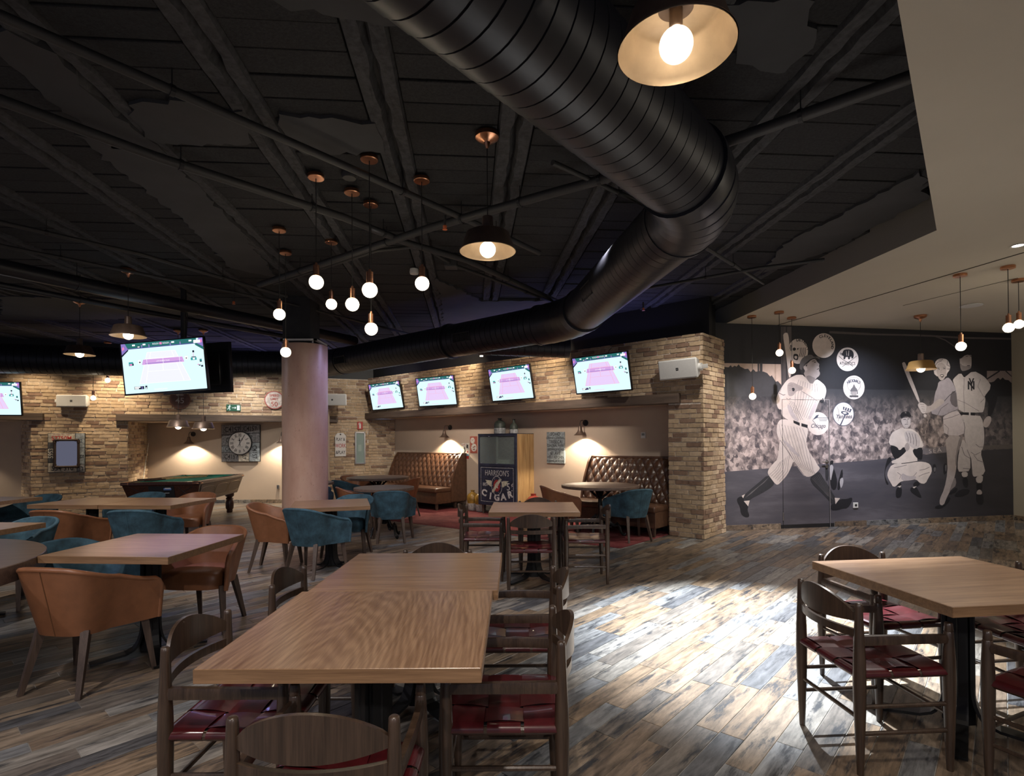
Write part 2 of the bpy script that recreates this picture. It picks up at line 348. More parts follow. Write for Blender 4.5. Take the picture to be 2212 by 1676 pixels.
# brick walls
BR = [MB().rbox(-.5, .5, -.5, .5, -.5, .5, .06+.02*k, 1) for k in range(3)]
def rough(mb):
    m = MB(); m.v = [(x+random.uniform(-.025, .025), y+random.uniform(-.06, .06), z+random.uniform(-.05, .05)) for x, y, z in mb.v]; m.f = mb.f; m.m = mb.m; return m
BV = [rough(BR[k % 3]) for k in range(6)]
bmesh_ = []
for b_ in BV:
    me = b_.mesh('brick'); me.materials.append(m_brick); bmesh_.append(me)
def brick_wall(name, F, back, regs, budget=300, pitch=.07, seed=1):
    rg = random.Random(seed); mb = MB()
    for x0, x1, z0, z1 in back: mb.box(x0, x1, 0, .12, z0, z1)
    wall = struct(mb.build(name, m_mortar)); wall.matrix_world = F; L = []
    for x0, x1, z0, z1 in regs:
        for r in range(int(math.floor(z0/pitch)), int(math.ceil(z1/pitch))):
            za, zb = max(z0, r*pitch+.004), min(z1, (r+1)*pitch-.005)
            if zb-za < .02: continue
            x = x0 - (.11 if r % 2 else 0) - rg.random()*.05
            while x < x1:
                l = rg.choice((.20, .225, .225, .24, .19)); a, b = max(x, x0), min(x+l, x1); x += l+.009
                if b-a < .03: continue
                L.append(((a+b)/2, (za+zb)/2, b-a, zb-za, rg.uniform(.036, .05)))
    def size(t):
        p = F @ Vector((t[0], 0, t[1]))
        if not inframe(p, 0): return 1e6+p.length
        return (p-Vector((0, 0, EYE))).length
    L.sort(key=size)
    for i, (x, z, l, h, dpt) in enumerate(L[:budget]):
        o = bpy.data.objects.new('brick', bmesh_[rg.randrange(6)]); link(o, wall); o.location = (x, -dpt/2+.028, z); o.scale = (l*(-1 if rg.random() < .5 else 1), dpt, h)
    if len(L) > budget:
        m2 = MB()
        for x, z, l, h, dpt in L[budget:]:
            s = BV[rg.randrange(6)]; m2.add([(x+vx*l, -dpt/2+.028+vy*dpt, z+vz*h) for vx, vy, vz in s.v], s.f)
        m2.build('brick_courses', m_brick, wall)['kind'] = 'stuff'
    return wall
SC, UC = 8.427, 6.569
BZ0, BZ1 = 1.98, 2.125
brick_wall('wall_right', wframe(0), [(-SC, 0, BZ1, 2.97), (-.531, 0, 0, BZ1)],
           [(-SC, 0, BZ1, 2.98), (-.33, 0, BZ0, BZ1), (-.531, 0, 0, BZ0)], 300, seed=3)
brick_wall('wall_pier', frame(P0, D2), [(.012, .80, 0, 2.97)], [(-.018, .80, 0, 2.98)], 300, seed=4)
nl0, nl1 = W(SC, 0), W(7.97, .45)
brick_wall('wall_alcove', frame(nl0, nl1-nl0), [(0, (nl1-nl0).length, 0, BZ0)], [(0, (nl1-nl0).length, 0, BZ0)], 160, seed=5)
LZ0, LZ1 = 1.895, 2.04
brick_wall('wall_left', lframe(0), [(-2.2, UC, LZ1, 2.95), (0, 1.6, 0, LZ1), (5.2, UC, 0, LZ1)],
           [(-2.2, UC, LZ1, 2.95), (.2, 1.41, LZ0, LZ1), (5.84, UC, LZ0, LZ1), (0, 1.6, 0, LZ0), (5.2, UC, 0, LZ0)], 300, seed=6)
nA = Vector((-10.13, 11.39, 0))
brick_wall('wall_left_pier', frame(nA, LP-nA), [(0, (LP-nA).length-.02, 0, LZ0)], [(0, (LP-nA).length+.015, 0, LZ0)], 200, seed=7)
c0, c1 = Lw(1.6), Vector((-8.58, 12.95, 0))
brick_wall('wall_pool_alcove', frame(c1, c1-c0), [(-(c1-c0).length, 0, 0, LZ0)], [(-(c1-c0).length, 0, 0, LZ0)], 200, seed=8)
# plaster alcove walls
def slab(name, F, x0, x1, z0, z1, m, th=.1):
    o = struct(MB().box(x0, x1, 0, th, z0, z1).build(name, m)); o.matrix_world = F; return o
slab('wall_bench_alcove', wframe(0, .45), -7.99, -.40, 0, 2.2, m_plaster)
slab('wall_bench_alcove_side', frame(W(.445, 0), D2), .13, .5, 0, 1.98, m_plaster, .08)
slab('wall_pool_back', frame((-8.62, 12.95, 0), (1, 0)), 0, 4.3, 0, 2.2, m_plaster)
slab('wall_left_back', frame((-14.0, 11.40, 0), (1, 0)), 0, 3.95, 0, 2.2, m_plaster)
for nm, o0, F in (('ceiling_bench_alcove', (-7.99, -.45), wframe(0)),):
    o = struct(MB().box(o0[0], o0[1], .10, .5, BZ0, BZ0+.06).build(nm, m_plaster)); o.matrix_world = F
o = struct(MB().box(1.6, 5.3, .11, 1.9, LZ0, LZ0+.06).build('ceiling_pool_alcove', m_plaster)); o.matrix_world = lframe(0)
o = struct(MB().box(-4.0, -.02, .11, 1.0, LZ0, LZ0+.06).build('ceiling_left_alcove', m_plaster)); o.matrix_world = lframe(0)
# dark strips above the brick walls
slab('wall_upper_right', wframe(0, .25), -SC-.5, .0, 2.3, 3.62, m_black)
slab('wall_upper_pier', frame(P0-D1*-.12, D2), .25, .80, 2.3, 3.62, m_black)
slab('wall_upper_left', lframe(0, .25), -3.2, UC+.5, 2.3, 3.62, m_black)
# oak beams over the alcoves
def beam(name, F, x0, x1, z0, z1, label):
    b = MB().rbox(x0, x1, -.085, .10, z0, z1, .008, 2)
    o = b.build(name, m_beam); o.matrix_world = F; return tag(o, label, 'beam')
beam('lintel_beam', wframe(0), -SC-.45, -.33, BZ0, BZ1, 'long dark timber beam over the bench alcove beneath the row of televisions')
beam('lintel_beam', lframe(0), 1.41, 5.84, LZ0, LZ1, 'dark timber beam over the pool table alcove')
beam('lintel_beam', lframe(0), -3.0, .2, LZ0, LZ1, 'short dark beam end beside the brick pier with the mirror')
# mural wall and end wall
M0, DM = Vector((3.322, 8.668, 0)), Vector((.984, .178, 0))
MF = frame(M0, DM); MW, MH = 5.535, 3.275
for nm, x0, x1, z0, z1 in (('wall_mural', -.3, 1.035, 0, MH), ('wall_mural', 1.885, MW+.1, 0, MH), ('wall_mural', 1.035, 1.885, 2.077, MH)):
    slab(nm, MF, x0, x1, z0, z1, m_black, .12)
ME = MF @ Vector((MW, 0, 0))
slab('wall_end', frame(ME, (.178, -.984)), 0, 8, 0, MH+.02, plain('khaki plaster', (.36, .315, .235), .9), .1)
# skirting tiles
def tiles(name, F, x0, x1, z1, L, y0=-.012, seed=2):
    rg = random.Random(seed); root = struct(MB().box(x0, x1, y0+.003, 0, 0, z1-.002).build(name, m_grout)); root.matrix_world = F; x = x0
    while x < x1-.02:
        b = min(x+L, x1); t = MB().rbox(x+.001, b-.001, y0, .002, .002, z1, .0015, 1).build('tile', m_plank, root); x = b
    return root
tiles('baseboard_mural', MF, 0, .99, .085, .5); tiles('baseboard_mural', MF, 1.97, MW-.015, .085, .6, seed=4)
tiles('baseboard_end', frame(ME, (.178, -.984)), .02, 5, .085, .6, seed=5)
tiles('baseboard_pool', frame((-8.55, 12.95, 0), (1, 0)), 0, 4.0, .085, .6, seed=6)
tiles('baseboard_bench', wframe(0, .45), -7.9, -.5, .085, .6, seed=7)
tiles('baseboard_left', frame((-13.9, 11.40, 0), (1, 0)), 0, 3.8, .085, .6, seed=8)

# black ceiling of hollow blocks between rough ribs
ce = struct(MB().box(-14, 8, -2, 16, 3.60, 3.70).build('ceiling', m_slab))
RD, RN = Vector((-.077, .997, 0)), Vector((.997, .077, 0)); RW, RP = .25, .847
blocks = []
for k in range(-15, 6):
    cc = .323 + RP*(k+.5)
    t = .3 + random.random()*.2
    while t < 14.5:
        p = RN*cc + RD*t; t += .213
        if p.x > 3.72 or p.x < -12.5: continue
        if inframe((p.x, p.y, 3.56), 160): blocks.append(((pix((p.x, p.y, 3.56)) or (0, 0, 99))[2], p))
blocks.sort(key=lambda q: q[0])
bw = (RP-RW)/2
bmsh = MB().rbox(-bw, bw, -.102, .102, -.025, .03, .004, 1).mesh('ceiling_block'); bmsh.materials.append(m_block)
RR = Matrix.Rotation(math.atan2(-RN.y*-1, RN.x), 4, 'Z')
for d, p in blocks[:300]:
    o = bpy.data.objects.new('ceiling_block', bmsh); link(o, ce); o.matrix_basis = Matrix.Translation((p.x, p.y, 3.578+random.uniform(-.006, .006))) @ RR
mb = MB()
for d, p in blocks[300:]:
    M = Matrix.Translation((p.x, p.y, 3.578+random.uniform(-.006, .006))) @ RR
    v = [M @ Vector(a) for a in ((-bw, -.102, -.025), (bw, -.102, -.025), (bw, .102, -.025), (-bw, .102, -.025), (-bw, -.102, .02), (bw, -.102, .02), (bw, .102, .02), (-bw, .102, .02))]
    mb.add(v, [(0, 3, 2, 1), (0, 1, 5, 4), (1, 2, 6, 5), (2, 3, 7, 6), (3, 0, 4, 7)])
mb.build('ceiling_block_field', m_block, ce)['kind'] = 'stuff'
for k in range(-14, 6):
    cc = .323 + RP*k
    for side in (-1, 1):
        rg = random.Random(k*2+side); n = 150; mb = MB()
        off = [rg.uniform(-.012, .012) for _ in range(n+1)]
        mb.grid(lambda u, v: tuple(RN*(cc + side*(.004 + v*.128) + (off[int(u*n)] if v < .4 else 0)) + RD*(-.5+u*15) + Vector((0, 0, (3.60 if v in (0, 1) else 3.535 + rg.uniform(-.006, .006))))), n, 5)
        mb.build('rib_strip', m_rib, ce)
SK = [[(-2.55, 2.74), (-2.44, 2.94), (-2.53, 3.33), (-2.47, 3.95), (-2.79, 3.88), (-2.79, 3.17), (-2.74, 2.94)], [(-2.33, 3.36), (-1.9, 3.36), (-1.71, 3.48), (-1.76, 3.77), (-1.83, 3.86), (-2.49, 3.82), (-2.47, 3.65)],
      [(-1.51, 3.5), (-1.23, 3.53), (-0.91, 3.59), (-0.86, 3.72), (-0.91, 3.97), (-1.54, 3.96)], [(-2.93, 3.7), (-2.55, 3.91), (-2.54, 4.41), (-2.68, 5.44), (-2.97, 7.0), (-3.36, 6.61), (-3.08, 5.2), (-3.01, 4.44), (-2.98, 4.01)],
      [(-1.18, 2.5), (-0.35, 2.5), (-0.26, 2.73), (-0.56, 2.74), (-0.82, 2.7), (-1.03, 2.64)], [(0.94, 2.6), (1.45, 2.6), (1.61, 2.94), (1.58, 3.13), (1.27, 3.01)], [(-0.97, 7.04), (-0.44, 8.22), (0.6, 8.25), (-0.04, 9.5), (-1.2, 9.85)],
      [(2.93, 5.93), (3.16, 4.7), (3.21, 4.29), (3.63, 4.79), (3.57, 6.08), (3.18, 6.92)], [(-7.25, 7.8), (-4.95, 8.12), (-5.04, 9.02), (-6.7, 9.32), (-8.62, 9.27)]]
for i, p in enumerate(SK):
    rg = random.Random(i); q = []
    for a in range(len(p)):
        A, B = Vector(p[a]), Vector(p[(a+1) % len(p)]); n = max(2, int((B-A).length/.07))
        for j in range(n): c = A.lerp(B, j/n); q.append((c.x+rg.uniform(-.03, .03), c.y+rg.uniform(-.03, .03)))
    n = len(q); mb = MB(); mb.add([(x, y, 3.527) for x, y in q]+[(x, y, 3.58) for x, y in q], [tuple(range(n))[::-1]]+[(j, (j+1) % n, n+(j+1) % n, n+j) for j in range(n)])
    o = mb.build('plaster_skim', m_skim, ce)
# cream ceiling with its bulkhead
cp = [(3.33, 9.4), (3.745, 4.83), (1.62, 2.285), (-.8, -.62), (3, -4), (12, -4), (12, 12), (3.33, 12)]
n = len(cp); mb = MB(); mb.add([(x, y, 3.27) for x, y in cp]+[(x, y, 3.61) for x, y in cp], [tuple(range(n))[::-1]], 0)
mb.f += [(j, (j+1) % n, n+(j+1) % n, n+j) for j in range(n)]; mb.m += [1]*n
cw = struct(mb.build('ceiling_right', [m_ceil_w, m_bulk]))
mb = MB().tube([(4.28, 8.83, 3.268), (5.06, 5.42, 3.268)], .006, 6).tube([(5.4, 7.58, 3.268), (5.8, 6.29, 3.268)], .003, 6); mb.build('ceiling_joint', plain('joint shadow', (.08, .07, .055), .9), cw)
# round column
cl = struct(empty('column', (-3.07, 8.18, 0)))
m_col, t, b = nt('stained copper sheet'); v = coords(t, (1, 1, .35)); n1 = N(t, 'ShaderNodeTexNoise', i_Scale=3.5, i_Detail=6.0, i_Roughness=.6); t.links.new(v, n1.inputs['Vector'])
r1 = ramp(t, [(.3, (.44, .255, .185)), (.55, (.53, .335, .25)), (.75, (.58, .40, .31))]); t.links.new(n1.outputs['Fac'], r1.inputs['Fac'])
v2 = coords(t, (9, 9, 3.5)); n2 = N(t, 'ShaderNodeTexNoise', i_Scale=4., i_Detail=5.0, i_Roughness=.75); t.links.new(v2, n2.inputs['Vector']); r2 = ramp(t, [(.60, (0, 0, 0)), (.72, (1, 1, 1))]); t.links.new(n2.outputs['Fac'], r2.inputs['Fac'])
mg = N(t, 'ShaderNodeMix', data_type='RGBA'); mm = N(t, 'ShaderNodeMath', operation='MULTIPLY'); mm.inputs[1].default_value = .6; t.links.new(r2.outputs['Color'], mm.inputs[0]); t.links.new(mm.outputs[0], mg.inputs[0]); t.links.new(r1.outputs['Color'], mg.inputs[6]); mg.inputs[7].default_value = (.16, .07, .04, 1); t.links.new(mg.outputs[2], b.inputs['Base Color'])
b.inputs['Roughness'].default_value = .36; b.inputs['Metallic'].default_value = .1
cl_b = MB().lathe([(.322, 0), (.322, 2.86), (.31, 2.865)], 64).build('column_cladding', m_col, cl, True)
MB().box(-.27, .13, -.15, .25, 2.86, 3.62).build('column_core', m_slab, cl)
k = MB()
for sx, sy, rx, ry in ((0, -.24, .26, .02), (0, .24, .26, .02), (-.24, 0, .02, .26), (.24, 0, .02, .26)): k.box(sx-rx, sx+rx, sy-ry, sy+ry, 2.90, 2.925)
for a in (-.18, .18):
    for b_ in (-.18, .18): k.tube([(a, b_, 2.865), (a, b_, 2.90)], .012, 8)
k.build('column_collar', m_white, cl)

# spiral duct, pipes
def dtube(pts, r, pitch=.105, seg=40, mat=None, parent=None, name='duct_section', ridge=.0035):
    P = [Vector(p) for p in pts]; Q = []; R_ = []
    for a in range(len(P)-1):
        A, B = P[a], P[a+1]; L = (B-A).length; n = max(1, int(L/pitch))
        for j in range(n):
            for e, dr in ((0, ridge), (.004, -.008), (.011, -.008), (.013, 0)): Q.append(A.lerp(B, j/n+e/L)); R_.append(r+dr)
    Q.append(P[-1]); R_.append(r)
    return MB().tube(Q, R_, seg).build(name, mat or m_duct, parent, True, 35)
du = empty('air_duct', (1.29, 3.66, 3.1)); tag(du, 'large black spiral air duct bending under the dark ceiling above the bench alcove', 'air duct')
def rel(p, o): return tuple(Vector(p)-Vector(o.location))
axis = [(-1.9, -.2, 3.1), (1.05, 3.38, 3.1)]
def bend(a, c, b, n=6):
    a, c, b = Vector(a), Vector(c), Vector(b); return [((1-t)**2*a + 2*t*(1-t)*c + t*t*b) for t in [i/n for i in range(n+1)]]
r = .27
dtube([rel(p, du) for p in axis], r, parent=du)
b1 = bend((1.05, 3.38, 3.1), (1.33, 3.74, 3.1), (1.28, 4.15, 3.1)); dtube([rel(p, du) for p in b1], r+.012, .12, parent=du, name='duct_elbow')
dtube([rel(p, du) for p in ((1.28, 4.15, 3.1), (.93, 7.0, 3.1))], r-.005, parent=du)
b2 = bend((.93, 7.0, 3.1), (.86, 7.56, 3.1), (.42, 7.93, 3.1)); dtube([rel(p, du) for p in b2], r+.012, .12, parent=du, name='duct_elbow')
dtube([rel(p, du) for p in ((.42, 7.93, 3.1), (-3.4, 11.13, 3.07))], r-.008, parent=du)
b3 = bend((-3.4, 11.13, 3.07), (-3.95, 11.6, 3.05), (-4.7, 11.35, 3.03)); dtube([rel(p, du) for p in b3], r, .12, parent=du, name='duct_elbow')
dtube([rel(p, du) for p in ((-4.7, 11.35, 3.03), (-6.5, 10.75, 2.98), (-11.5, 8.85, 2.93))], r-.005, parent=du)
for p in ((1.05, 3.38, 3.1), (1.28, 4.15, 3.1), (.93, 7.0, 3.1), (.42, 7.93, 3.1), (-1.0, 9.12, 3.09)):
    i = [q for q in ((axis[0], axis[1]), ((1.28, 4.15, 3.1), (.93, 7.0, 3.1)), ((.42, 7.93, 3.1), (-3.4, 11.13, 3.07))) if (Vector(q[0])-Vector(p)).length < .02 or (Vector(q[1])-Vector(p)).length < .02] or [((.42, 7.93, 3.1), (-3.4, 11.13, 3.07))]
    t = (Vector(i[0][1])-Vector(i[0][0])).normalized()*.02; MB().tube([rel(Vector(p)-t, du), rel(Vector(p)+t, du)], r+.02, 32).build('duct_collar', m_duct, du, True, 50)
# grilles set in the duct wall
def dgrille(p, along, radial):
    a, rr = Vector(along).normalized(), Vector(radial).normalized(); y = rr; x = a; z = x.cross(y)
    M = Matrix(((x.x, y.x, z.x, p[0]), (x.y, y.y, z.y, p[1]), (x.z, y.z, z.z, p[2]), (0, 0, 0, 1)))
    g = MB().box(-.19, .19, -.03, .012, -.075, -.06).box(-.19, .19, -.03, .012, .06, .075).box(-.19, -.175, -.03, .012, -.06, .06).box(.175, .19, -.03, .012, -.06, .06).box(-.18, .18, -.03, -.012, -.06, .06)
    for j in range(14): g.box(-.168+j*.0255, -.160+j*.0255, -.02, .008, -.06, .06)
    o = g.build('duct_grille', m_black, du); o.matrix_parent_inverse = Matrix(); o.matrix_basis = Matrix.Translation(-Vector(du.location)) @ M
sd = Vector((-3.82, 3.2, -.03)); nrm = Vector((-.64, -.77, -.15))
dgrille(Vector((-.62, 8.80, 3.1))+nrm*(r-.01), sd, nrm); dgrille(Vector((-3.2, 10.96, 3.07))+nrm*(r-.01), sd, nrm)
dgrille(Vector((1.06, 5.95, 3.1))+Vector((-.95, -.12, -.2))*(r-.01), (-.35, 2.85, 0), (-.95, -.12, -.2))
dtube([rel(p, du) for p in ((-.55, 8.95, 3.0), (.95, 9.05, 2.95))], .16, parent=du, name='duct_branch')
def pipe(label, pts, r, clamps=(), z=3.42, mat=None, cat='pipe', name='ceiling_pipe'):
    o = tag(empty(name, (pts[0][0], pts[0][1], z)), label, cat, None)
    P = [(x-pts[0][0], y-pts[0][1], 0) for x, y in pts]; MB().tube(P, r, 10).build('pipe_run', mat or m_pipe, o, True)
    for a, t in clamps:
        A, B = Vector(P[a]), Vector(P[a+1]); c = A.lerp(B, t); d = (B-A).normalized()*.012
        MB().tube([c-d, c+d], r+.006, 10).tube([c, c+Vector((0, 0, 3.58-z))], .004, 6).build('pipe_clamp', m_black, o)
    return o
pipe('straight dark sprinkler pipe crossing above the cluster of hanging bulbs', [(-4.4, 0), (-2.35, 2.52), (-1.21, 3.9), (-.02, 5.37), (.3, 5.8)], .027, [(1, .4), (2, .3), (2, .9)])
pipe('dark sprinkler pipe running past the bulb cluster towards the brick wall', [(-5.6, -.2), (-2.93, 3.15), (-2.44, 3.8), (-1.48, 4.83), (-1.03, 5.48), (-.48, 6.02), (.63, 7.81)], .033, [(0, .8), (2, .1), (2, .8), (3, .6), (5, .4)])
pipe('thick grey pipe slanting under the ceiling behind the middle dome lamp', [(-3.14, 6.85), (-.74, 5.04), (.28, 4.37), (.93, 3.97), (1.49, 3.55), (2.16, 2.97), (3.4, 1.9)], .036, [(0, .3), (0, .8), (1, .3), (1, .8), (2, .6), (4, .4)], 3.40)
pipe('thin pipe beside the thick slanting grey ceiling pipe', [(-3.0, 6.95), (-1.4, 5.75), (-.9, 5.62), (-.68, 6.2), (-.3, 6.7), (.7, 8.1)], .018, [(0, .5), (4, .5)], 3.44)
pipe('thin dark pipe over the left tables nearest the wall lamp side', [(-5.6, 3.8), (-4.56, 4.9), (-3.89, 5.75), (-3.05, 7.48)], .02, [(1, .3), (2, .5)])
pipe('thin dark conduit running above the hanging television', [(-6.0, 4.3), (-5.1, 5.48), (-4.34, 6.41), (-3.2, 7.85), (-1.08, 11.6)], .018, [(1, .4), (2, .6)])
pipe('thin pipe emerging under the duct elbow towards the cream ceiling', [(.3, 3.9), (.67, 4.22), (1.16, 4.64), (1.83, 5.47), (3.21, 6.99)], .02, [(1, .4), (3, .5)])
pipe('thin black pipe ending by the grey bulkhead', [(1.2, 7.5), (1.87, 7.02), (2.84, 6.29), (3.43, 6.01)], .018, [(1, .5)], 3.40)
dd = pipe('thick black trunking pipe sloping above the left dome lamps', [(-6.4, 3.7), (-5.36, 5.77), (-4.73, 7.0), (-3.62, 8.9), (-2.9, 10.2)], .085, [(0, .6), (1, .5)], 3.30, m_duct)
pipe('slim black pipe slung beneath the thick trunking pipe', [(-6.8, 4.1), (-5.7, 6.2), (-5.0, 7.45), (-3.75, 9.4)], .035, [(0, .6), (1, .5)], 3.22, m_duct)
for i, (x, y, lab) in enumerate(((-.58, 4.84, 'orange tipped sprinkler head on the pipe beside the middle dome lamp'), (-3.75, 7.43, 'orange tipped sprinkler head right of the hanging television post'), (1.91, 7.95, 'orange tipped sprinkler head below the duct near the brick wall top'))):
    s = tag(empty('sprinkler_head', (x, y, 3.40)), lab, 'sprinkler'); MB().tube([(0, 0, .03), (0, 0, -.05)], .012, 8).build('sprinkler_stem', m_pipe, s)
    MB().lathe([(.004, -.05), (.018, -.06), (.018, -.075), (.008, -.085), (.022, -.09), (.022, -.095)], 10).build('sprinkler_bulb', plain('sprinkler orange', (.55, .13, .04), .5), s)
o = tag(MB().rbox(-.07, .07, -.07, .07, -.05, .08, .01).build('junction_box', m_pipe), 'grey junction box at the end of the thin pipes behind the dome lamp', 'box'); o.location = (-.68, 6.23, 3.45)
o = tag(MB().lathe([(.05, .06), (.055, .02), (.05, 0)], 20).build('smoke_detector', m_white, None, True), 'round white detector on the ceiling behind a hanging bulb', 'detector'); o.location = (-1.17, 6.64, 3.46)
o = tag(MB().lathe([(.06, .05), (.062, .02), (.05, 0)], 20).build('smoke_detector', m_pipe, None, True), 'round grey detector among the copper ceiling roses', 'detector'); o.location = (-1.26, 4.29, 3.50)

# ------------------------------------------------------------------ furniture
def build_wood_chair():
    r = empty('wooden_armchair')
    for sx in (-1, 1):
        MB().tube([(sx*.21, -.205, z) for z in (0, .12, .30, .40, .50, .62, .72, .733, .737)], [.013, .018, .0245, .026, .0245, .019, .0155, .0145, .010], 10).build('back_post', m_chair, r, True, 50)
        MB().tube([(sx*.21, .205, z) for z in (0, .12, .30, .40, .48, .58, .600, .604, .608, .63, .640, .644)], [.013, .018, .0245, .026, .0245, .0195, .0185, .0165, .0185, .0165, .0155, .011], 10).build('front_post', m_chair, r, True, 50)
        def arm(u, v):
            y = -.205+.41*u; k = [(-.012, 0), (.012, 0), (.014, .02), (.010, .040), (-.010, .040), (-.014, .02)][int(round(v*6)) % 6]
            return (sx*.21+k[0]+sx*.008*math.sin(PI*u), y, .556+k[1]*(1-.15*u)+.004*math.sin(PI*u))
        MB().grid(arm, 8, 6).build('arm_rail', m_chair, r, True, 40)
        MB().tube([(sx*.21, -.2, .29), (sx*.21, .2, .29)], .0095, 8).build('stretcher', m_chair, r, True)
        MB().tube([(sx*.21, -.2, .175), (sx*.21, .2, .175)], .0095, 8).build('stretcher', m_chair, r, True)
        MB().tube([(sx*.21, -.2, .425), (sx*.21, .2, .425)], .014, 8).build('seat_rail', m_chair, r, True)
    for sy in (-1, 1):
        MB().tube([(-.2, sy*.205, .24), (.2, sy*.205, .24)], .0095, 8).build('stretcher', m_chair, r, True)
        MB().tube([(-.2, sy*.205, .425), (.2, sy*.205, .425)], .014, 8).build('seat_rail', m_chair, r, True)
    def bent(zlo, zhi, bow, th, x1=.2):
        mb = MB(); n = 20; v = []
        for i in range(n+1):
            x = -x1+2*x1*i/n; q = 1-(x/x1)**2; y = -.205-bow*q
            for yy, zz in ((y-th, zlo(q)), (y+th, zlo(q)), (y+th, zhi(q)), (y-th, zhi(q))): v.append((x, yy, zz))
        f = [(i*4+a, i*4+(a+1) % 4, i*4+4+(a+1) % 4, i*4+4+a) for i in range(n) for a in range(4)] + [(0, 1, 2, 3), (n*4, n*4+3, n*4+2, n*4+1)]
        return mb.add(v, f)
    bent(lambda q: .658-.012*q, lambda q: .684+.088*q**.85, .060, .007).build('back_panel', m_chair, r, True, 50)
    bent(lambda q: .587, lambda q: .621, .048, .008).build('back_rail', m_chair, r, True, 50)
    A, Wd = .198, .119
    def sag(x, y): return .447-.014*(1-(x/.21)**2)*(1-(y/.21)**2)
    for d in range(2):
        for i in range(3):
            c = (i-1)*.131
            def f(u, v):
                a = -1+2*u; w_ = (v-.5)*Wd
                lim = .86
                if abs(a) <= lim:
                    L = a/lim*.208; dz = .0062*math.cos(PI*(L/.131))*(1 if (i+d) % 2 == 0 else -1)*(1 if abs(L) < .2 else 0)
                    p, q = (c+w_, L) if d == 0 else (L, c+w_); z = sag(p, q)+dz
                else:
                    k = (abs(a)-lim)/(1-lim); sg = 1 if a > 0 else -1; L = sg*(.208+.019*math.sin(PI*min(k, 1)*.9)); z0 = sag(0, .205) if d == 0 else sag(.205, 0); z = z0-.036*k
                    p, q = (c+w_, L) if d == 0 else (L, c+w_)
                return (p, q, z)
            s = MB().grid(f, 36, 4).build('leather_strap', m_strap, r, True, 80)
            s.data.update()
    bm = MB().grid(lambda u, v: ((u-.5)*.40, (v-.5)*.40, sag((u-.5)*.4, (v-.5)*.4)-.008), 8, 8).build('seat_underlay', m_black, r, True)
    return r
def build_tub(mat, pip):
    r = empty('tub_chair')
    ZB, ZT = .335, .735
    def plan(a, q, ins=0.):
        w_, b_, f_ = .190+.085*q-ins, .195+.095*q-ins, .215+.010*q; wf = .318+.030*q-ins
        t = abs(a); sg = 1 if a > 0 else -1; s0 = -.03
        if t > .56:
            k = (t-.56)/.44; return (sg*(w_+(wf-w_)*(k*1.15-.15*k*k) ), s0+k*(f_-s0))
        ph = t/.56*PI/2; n = 3.0
        x = sg*w_*abs(math.sin(ph))**(2/n); return (x, s0-(b_+s0)*abs(math.cos(ph))**(2/n))
    def ztop(a):
        t = abs(a); z = .585+.150*(.5+.5*math.cos(PI*min(1, t/.98)))**.9
        if t > .92: z -= .05*((t-.92)/.08)**2
        return z
    nu, nv = 56, 8
    def surf(ins, lo=0.):
        def f(u, v):
            a = -1+2*u; z = ZB+lo+(ztop(a)-ZB-lo)*v; q = (z-ZB)/(ZT-ZB); x, y = plan(a, q, ins); return (x, y, z)
        return f
    mb = MB(); mb.grid(surf(0), nu, nv); n0 = len(mb.v); mb.grid(surf(.028), nu, nv); m = nu+1
    for i in range(nu):
        a, b = nv*m+i, nv*m+i+1; mb.f.append((a, b, b+n0, a+n0)); mb.m.append(0); mb.f.append((i, i+n0, i+1+n0, i+1)); mb.m.append(0)
    for j in range(nv):
        for e in (0, nu): a, b = j*m+e, (j+1)*m+e; mb.f.append((a, b, b+n0, a+n0)); mb.m.append(0)
    mb.build('shell', mat, r, True, 50)
    rim = [Vector(surf(.012)(i/nu, 1)) for i in range(nu+1)]
    rim = [Vector(surf(.012)(0, v)) for v in (0, .3, .6, .9)] + rim + [Vector(surf(.012)(1, v)) for v in (.9, .6, .3, 0)]
    MB().tube(rim, .0165, 8).build('rim_roll', mat, r, True, 80)
    L = [Vector(surf(-.0015)(.5, v/8)) for v in range(9)]; MB().tube(L, .0024, 6).build('seam', pip, r, True)
    def cush(u, v):
        th = 2*PI*u; n = 3.4; k = [1, 1.02, 1.0, .93, .72, .36, 0][int(round(v*6))]; z = [.336, .39, .440, .460, .470, .474, .475][int(round(v*6))]
        c, s_ = math.cos(th), math.sin(th)
        y_ = .033+.200*k*math.copysign(abs(s_)**(2/n), s_); wd = .148+.118*(y_+.165)/.40
        return (wd*k*math.copysign(abs(c)**(2/n), c), y_, z)
    mb = MB().grid(cush, 40, 6, True); mb.f.append(tuple(range(40))[::-1]); mb.m.append(0); mb.build('seat_cushion', mat, r, True, 60)
    for sx in (-1, 1):
        for sy in (-1, 1):
            MB().tube([(sx*(.245 if sy > 0 else .150), sy*(.165 if sy > 0 else .145), .36), (sx*(.285 if sy > 0 else .190), sy*(.205 if sy > 0 else .235), 0)], [.031, .018], 4).build('leg', m_leg, r)
    return r
def sweep(path, width, th):
    mb = MB(); n = len(path); P = [Vector((p[0], 0, p[1])) for p in path]
    for i, p in enumerate(P):
        t = (P[min(i+1, n-1)]-P[max(0, i-1)]).normalized(); nn = Vector((-t.z, 0, t.x))*th/2
        for sgn, yy in ((1, -width/2), (1, width/2), (-1, width/2), (-1, -width/2)): q = p+nn*sgn; mb.v.append((q.x, yy, q.z))
    for i in range(n-1):
        for k in range(4): mb.f.append((i*4+k, i*4+(k+1) % 4, i*4+4+(k+1) % 4, i*4+4+k)); mb.m.append(0)
    mb.f += [(3, 2, 1, 0), ((n-1)*4, (n-1)*4+1, (n-1)*4+2, (n-1)*4+3)]; mb.m += [0, 0]; return mb
